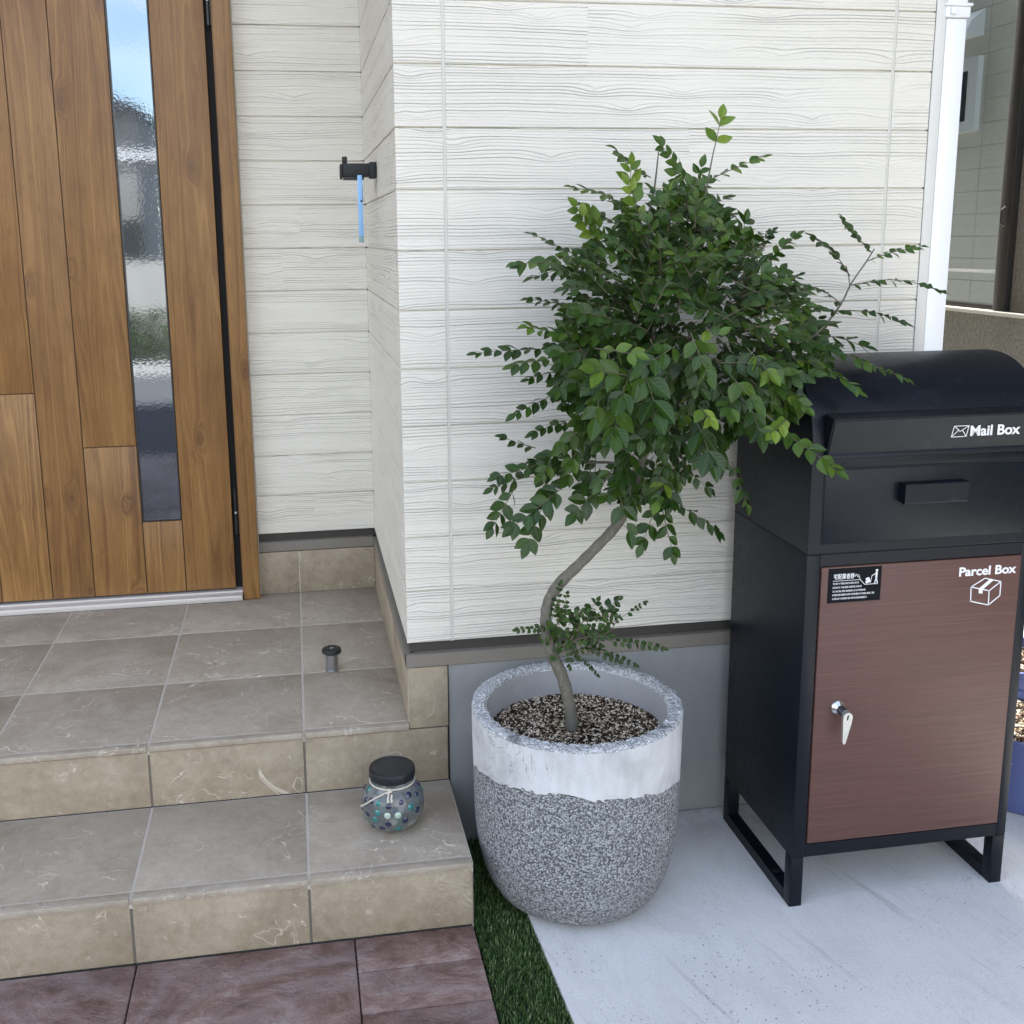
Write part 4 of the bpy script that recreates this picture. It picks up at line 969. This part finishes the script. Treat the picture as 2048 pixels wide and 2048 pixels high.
# ---- printed marks
def text_mesh(name, s, size, mat, parent, bold=.0, th=.0003):
    cu = bpy.data.curves.new(name, 'FONT'); cu.body = s; cu.size = size; cu.offset = bold; cu.extrude = th; cu.resolution_u = 6
    to = bpy.data.objects.new(name + '_tmp', cu); COL.objects.link(to); bpy.context.view_layer.update()
    me = bpy.data.meshes.new_from_object(to.evaluated_get(bpy.context.evaluated_depsgraph_get())); bpy.data.objects.remove(to)
    me.materials.clear(); me.materials.append(mat)
    o = bpy.data.objects.new(name, me); COL.objects.link(o); o.parent = parent; return o
def fit_text(o, parent, x0, x1, z0, z1, y, tilt=0, shear=0):
    vs = [v.co.copy() for v in o.data.vertices]
    ax, bx = min(v.x for v in vs), max(v.x for v in vs); ay, by = min(v.y for v in vs), max(v.y for v in vs)
    for v in o.data.vertices:
        fx = (v.co.x - ax) / (bx - ax); fz = (v.co.y - ay) / (by - ay); dpt = v.co.z
        z = z0 + (z1 - z0) * fz; x = x0 + (x1 - x0) * fx + shear * (z - z0)
        v.co = Vector((x, y - dpt - tilt * (z - z0), z)) - abs_loc(parent)
fy0, fz0, fy1, fz1 = yh + .0006, .5048, Y0 - .0085, .4440          # flap face line
def flap_y(z): t = (z - fz1) / (fz0 - fz1); return fy1 + (fy0 - fy1) * t
def on_flap(b_):   # bend flat marks (built at y=0) onto the sloping flap
    b_.v = [(x, flap_y(z) + y, z) for x, y, z in b_.v]
tilt = -(fy0 - fy1) / (fz0 - fz1)
tm = text_mesh('mail_lettering', 'Mail Box', .03, M_white, flap, .0008)
fit_text(tm, flap, .9680, 1.0655, .4665, .4868, flap_y(.4665) - .0010, tilt, -.22)
def stroke(b_, p, q, w, y=-.0010, th=.0006):
    p = Vector((p[0], 0, p[1])); q = Vector((q[0], 0, q[1])); d = (q - p).normalized(); n = Vector((-d.z, 0, d.x)) * w / 2; p = p - d * w * .3; q = q + d * w * .3
    vs = [p - n, q - n, q + n, p + n]; vs = [Vector((v.x, y, v.z)) for v in vs] + [Vector((v.x, y + th, v.z)) for v in vs]
    b_.add(vs, [(0, 1, 2, 3), (4, 7, 6, 5), (0, 4, 5, 1), (1, 5, 6, 2), (2, 6, 7, 3), (3, 7, 4, 0)])
b = MB(); ex0, ex1, ez0, ez1 = .9320, .9605, .4665, .4870
for p, q in (((ex0, ez0), (ex1, ez0)), ((ex1, ez0), (ex1, ez1)), ((ex1, ez1), (ex0, ez1)), ((ex0, ez1), (ex0, ez0)), ((ex0, ez1), ((ex0 + ex1) / 2, .4765)), (((ex0 + ex1) / 2, .4765), (ex1, ez1)), ((ex0, ez0), (ex0 + .011, .4795)), ((ex1, ez0), (ex1 - .011, .4795))): stroke(b, p, q, .0013)
on_flap(b); b.build('envelope_icon', M_white, flap)
yd = Y0 - .0015
tm = text_mesh('parcel_lettering', 'Parcel Box', .03, M_white, pd, .0008)
fit_text(tm, pd, .9790, 1.0945, .2015, .2190, yd - .0003)
b = MB()
def pb(u, v): q = W(1640 + u * .2112, 1100 + v * .2112, yd); return (q.x, q.z)
A, B_, C_, D_, E_, F_, G_ = pb(1430, 350), pb(1562, 266), pb(1712, 298), pb(1600, 385), pb(1425, 485), pb(1592, 520), pb(1702, 430)
for p, q in ((A, B_), (B_, C_), (C_, D_), (D_, A), (A, E_), (E_, F_), (F_, G_), (G_, C_), (D_, F_)): stroke(b, p, q, .0019, yd - .0006)
t0, t1, t2, t3 = pb(1500, 365), pb(1540, 372), pb(1642, 284), pb(1605, 276)
b.add([(t[0], yd - .0007, t[1]) for t in (t0, t1, t2, t3)], [(0, 1, 2, 3)])
t4, t5 = pb(1500, 408), pb(1536, 412)
b.add([(t[0], yd - .0007, t[1]) for t in (t4, t5, t1, t0)], [(0, 1, 2, 3)])
b.build('carton_icon', M_white, pd)
sx0, sx1, sz0, sz1 = .7215, .8245, .1680, .2325
b = MB(); b.box(sx0, sx1, yd - .0005, yd - .0001, sz0, sz1); stk = b.build('notice_sticker', M_sticker, pd)
tm = text_mesh('notice_title', '宅配業者様へ', .01, M_white, stk, .00012, .0001)
fit_text(tm, stk, .7320, .7800, .2120, .2225, yd - .0007)
b = MB(); ys_ = yd - .0008
stroke(b, (.7310, .2092), (.7835, .2092), .0008, ys_, .0002); stroke(b, (.7835, .2092), (.7925, .1995), .0010, ys_, .0002); stroke(b, (.7925, .1995), (.8175, .1995), .0010, ys_, .0002)
stroke(b, (.7800, .2190), (.7835, .2092), .0008, ys_, .0002)
# courier pictogram: figure, arm, parcels on a cart
c_ = (.8150, .2245); b.add([(c_[0] + .0025 * math.cos(2 * PI * k / 12), ys_, c_[1] + .0025 * math.sin(2 * PI * k / 12)) for k in range(12)], [tuple(range(12))])
stroke(b, (.8148, .2205), (.8145, .2110), .0038, ys_, .0002); stroke(b, (.8145, .2110), (.8118, .2012), .0018, ys_, .0002); stroke(b, (.8145, .2110), (.8172, .2012), .0018, ys_, .0002); stroke(b, (.8140, .2195), (.8060, .2150), .0014, ys_, .0002); stroke(b, (.8060, .2155), (.8035, .2020), .0009, ys_, .0002)
stroke(b, (.7960, .2035), (.8020, .2060), .0050, ys_, .0002); stroke(b, (.7955, .2090), (.8000, .2105), .0040, ys_, .0002)
random.seed(2)
for r_, (z, xe_) in enumerate(((.2040, .782), (.1968, .787), (.1897, .795), (.1828, .812), (.1757, .797))):      # five lines of tiny print, too small to read
    x = .7312
    while x < xe_:
        w_2 = random.uniform(.0011, .0019)
        for dz_ in (-.0012, 0, .0012):
            if random.random() < .85: stroke(b, (x, z + dz_), (x + w_2, z + dz_ + random.uniform(-.0003, .0003)), .0006, ys_, .0001)
        if random.random() < .8: stroke(b, (x + w_2 / 2, z - .0016), (x + w_2 / 2, z + .0016), .0005, ys_ - .0001, .0001)
        x += w_2 + random.choice([.0009, .0009, .0016])
b.build('notice_print', M_white, stk)

# ------------------------------------------------------------------ blue pots at the right edge
def blue_pot(x, y, z, r, h, label, rim):
    o = thing('flower_pot', label, 'flower pot', (x, y, z), 'blue plastic pots beside the mail box')
    b = MB(); b.lathe([(0, z + .001), (r * .72, z), (r * .76, z + .004), (r * .93, z + h * .72), (r * .97, z + h - rim), (r, z + h - rim), (r * 1.03, z + h), (r * .97, z + h), (r * .93, z + h - rim), (r * .9, z + h * .7)], x, y, 64); b.build('pot_body', M_bluepot, o, (x, y, z))
    b = MB(); b.lathe([(0, z + h * .9), (r * .5, z + h * .905), (r * .95, z + h * .89)], x, y, 40, 0, lambda i, k: (0, random.uniform(-.004, .004))); b.build('mulch', M_soil, o, (x, y, z))
    b = MB()
    for ph in (3.4, 4.1, 4.9):
        b.tube([(x + (r * (.77 + .17 * t / .7) + .0005) * math.cos(ph + .9 * t * t), y + (r * (.77 + .17 * t / .7) + .0005) * math.sin(ph + .9 * t * t), z + h * t) for t in [.02 + .68 * k / 14 for k in range(15)]], .0012, 6)
    b.build('relief_line', M_wavy, o, (x, y, z))
    b = MB()
    for i in range(260):
        rr_ = r * .9 * math.sqrt(random.random()); a = random.random() * 2 * PI
        crumb(b, Vector((x + rr_ * math.cos(a), y + rr_ * math.sin(a), z + h * .91)), random.uniform(.004, .009), random.choice([1, 2, 2, 0]))
    tag(b.build('bark_chips', M_crumb, o), kind='stuff'); return o
blue_pot(1.395, -.070, ZG, .150, .185, 'blue plastic pot of bark chips nearest the mail box', .018)
blue_pot(1.49, .215, ZG, .145, .225, 'blue plastic pot with a raised rim standing behind the nearer blue pot', .02)

# ------------------------------------------------------------------ neighbour's house
NX = 2.2
nh = thing('neighbour_house', "neighbouring house with brown rough render, grey base wall and a dark framed window", 'house', (NX + 1.5, 2.5, ZG))
yA, yB = 1.2900, 2.95       # glazed opening
b = MB(); b.box(NX, NX + .25, -2.2, yA - .06, .552, 5.0); b.box(NX, NX + .25, yB + .06, 7.0, .552, 5.0); b.box(NX, NX + .25, yA - .06, yB + .06, 2.5, 5.0); b.box(NX + .25, NX + 5, -2.2, 7, -.475, 5.0, 1)
b.build('upper_wall', [M_brownrender, M_darkroom], nh)
b = MB(); b.box(NX - .012, NX + .25, -2.2, 7, -.475, .536); b.build('base_wall', M_greyrender, nh)
b = MB(); b.box(NX - .03, NX + .05, -2.2, 7, .5362, .5505, 0, .5, .002); b.build('wall_ledge', M_ledge, nh)
b = MB()
b.box(NX - .025, NX + .06, yA - .058, yA, .5515, 2.5, 0, .5, .002); b.box(NX - .025, NX + .06, yB, yB + .058, .5515, 2.5, 0, .5, .002); b.box(NX - .02, NX + .06, yA, yB, 2.44, 2.5); b.box(NX - .0, NX + .06, yA, yB, .5515, .566)
wf = b.build('window', M_winframe, nh)
b = MB(); b.box(NX + .012, NX + .016, yA, yB, .566, 2.44); b.build('window_glass', M_nglass, wf)
b = MB(); b.box(NX + .004, NX + .0115, yA, yB, .6765, .6865); b.build('pale_rail', M_winwhite, wf)
b = MB(); b.tube([(NX - .030, yA - .034, .84), (NX - .044, yA - .034, .85), (NX - .044, yA - .034, .89), (NX - .030, yA - .034, .90)], .0035, 8); b.build('window_handle', M_rubber, wf)
for zz in (.84, .90):
    b = MB(); b.tube([(NX - .026, yA - .034, zz), (NX - .033, yA - .034, zz)], .0042, 10); b.build('handle_mount', M_chrome, wf)
cu = MB(); n_ = 240; vs = []
for i in range(n_ + 1):
    y = yA + (yB - yA) * i / n_; dx = .012 * math.sin(i * .55) + .006 * math.sin(i * 1.31 + 1)
    vs += [(NX + .085 + dx, y, .56), (NX + .085 + dx, y, 2.45)]
cu.add(vs, [(2 * i, 2 * i + 1, 2 * i + 3, 2 * i + 2) for i in range(n_)], 0, .5, True); cu.build('curtain', M_curtain, nh)

# ------------------------------------------------------------------ across the road (seen mirrored in the door glass)
b = MB(); b.box(-9, 5, -8.2, -8.0, -.455, .60); sheet('pavement', -30, 30, -7.6, -6.8, -.443, simple('pavement_concrete', (.50, .49, .45), .85, 0, .3, 5, .1))
ow = b.build('boundary_wall', simple('pale_block_wall', (.45, .44, .41), .85, 0, .3, 4, .2))
tag(ow, 'pale concrete boundary wall across the road, mirrored in the door glass', 'wall')
oh = thing('opposite_house', 'grey house across the road, mirrored in the door glass', 'house', (-4.5, -13, -.455))
b = MB(); b.box(-8.5, -2.27, -15, -12, -.455, 2.6); b.build('wall', simple('opposite_wall', (.30, .30, .28), .8, 0, .3, 2, .2), oh)
b = MB(); b.prism([(-8.9, 2.6), (-2.17, 2.6), (-5.6, 3.9)], 'y', -15.4, -11.6); b.build('roof', simple('opposite_roof', (.08, .08, .085), .7), oh)
for x in (-7.5, -5.5, -3.7):
    b = MB(); b.box(x, x + 1.0, -12.0, -11.96, 1.2, 2.4); b.build('window', M_paneblue, oh)
cp = thing('carport', 'white arched carport across the road, mirrored in the door glass', 'carport', (-1.8, -10, -.455))
b = MB(); pr = []
for k in range(13): a = PI * k / 12; pr.append((-1.9 + 1.5 * math.cos(a), 1.35 + .45 * math.sin(a)))
for k in range(12, -1, -1): a = PI * k / 12; pr.append((-1.9 + 1.44 * math.cos(a), 1.32 + .41 * math.sin(a)))
b.prism(pr, 'y', -11.5, -9.0); b.build('arched_roof', M_pipe, cp)
for x in (-3.35, -.5):
    for y in (-9.1, -11.3):
        b = MB(); b.box(x, x + .08, y - .04, y + .04, -.455, 1.35); b.build('post', M_pipe, cp)
random.seed(8)
hd = MB()
for i in range(5200):
    c = Vector((random.uniform(-6, 2.5), -7.95 + random.uniform(-.0, .28), -.45 + random.random() ** .7 * .55)); a = random.random() * 2 * PI; e = random.uniform(.02, .045)
    d1 = Vector((math.cos(a), math.sin(a), random.uniform(-.5, .5))) * e; d2 = Vector((-math.sin(a) * .4, math.cos(a) * .4, random.uniform(.2, .8))) * e
    hd.add([c - d1, c - d2, c + d1, c + d2], [(0, 1, 2, 3)], 0, random.random() * .8)
tag(hd.build('low_hedge', M_leaf), 'low green hedge at the foot of the pale wall across the road', 'hedge', kind='stuff')
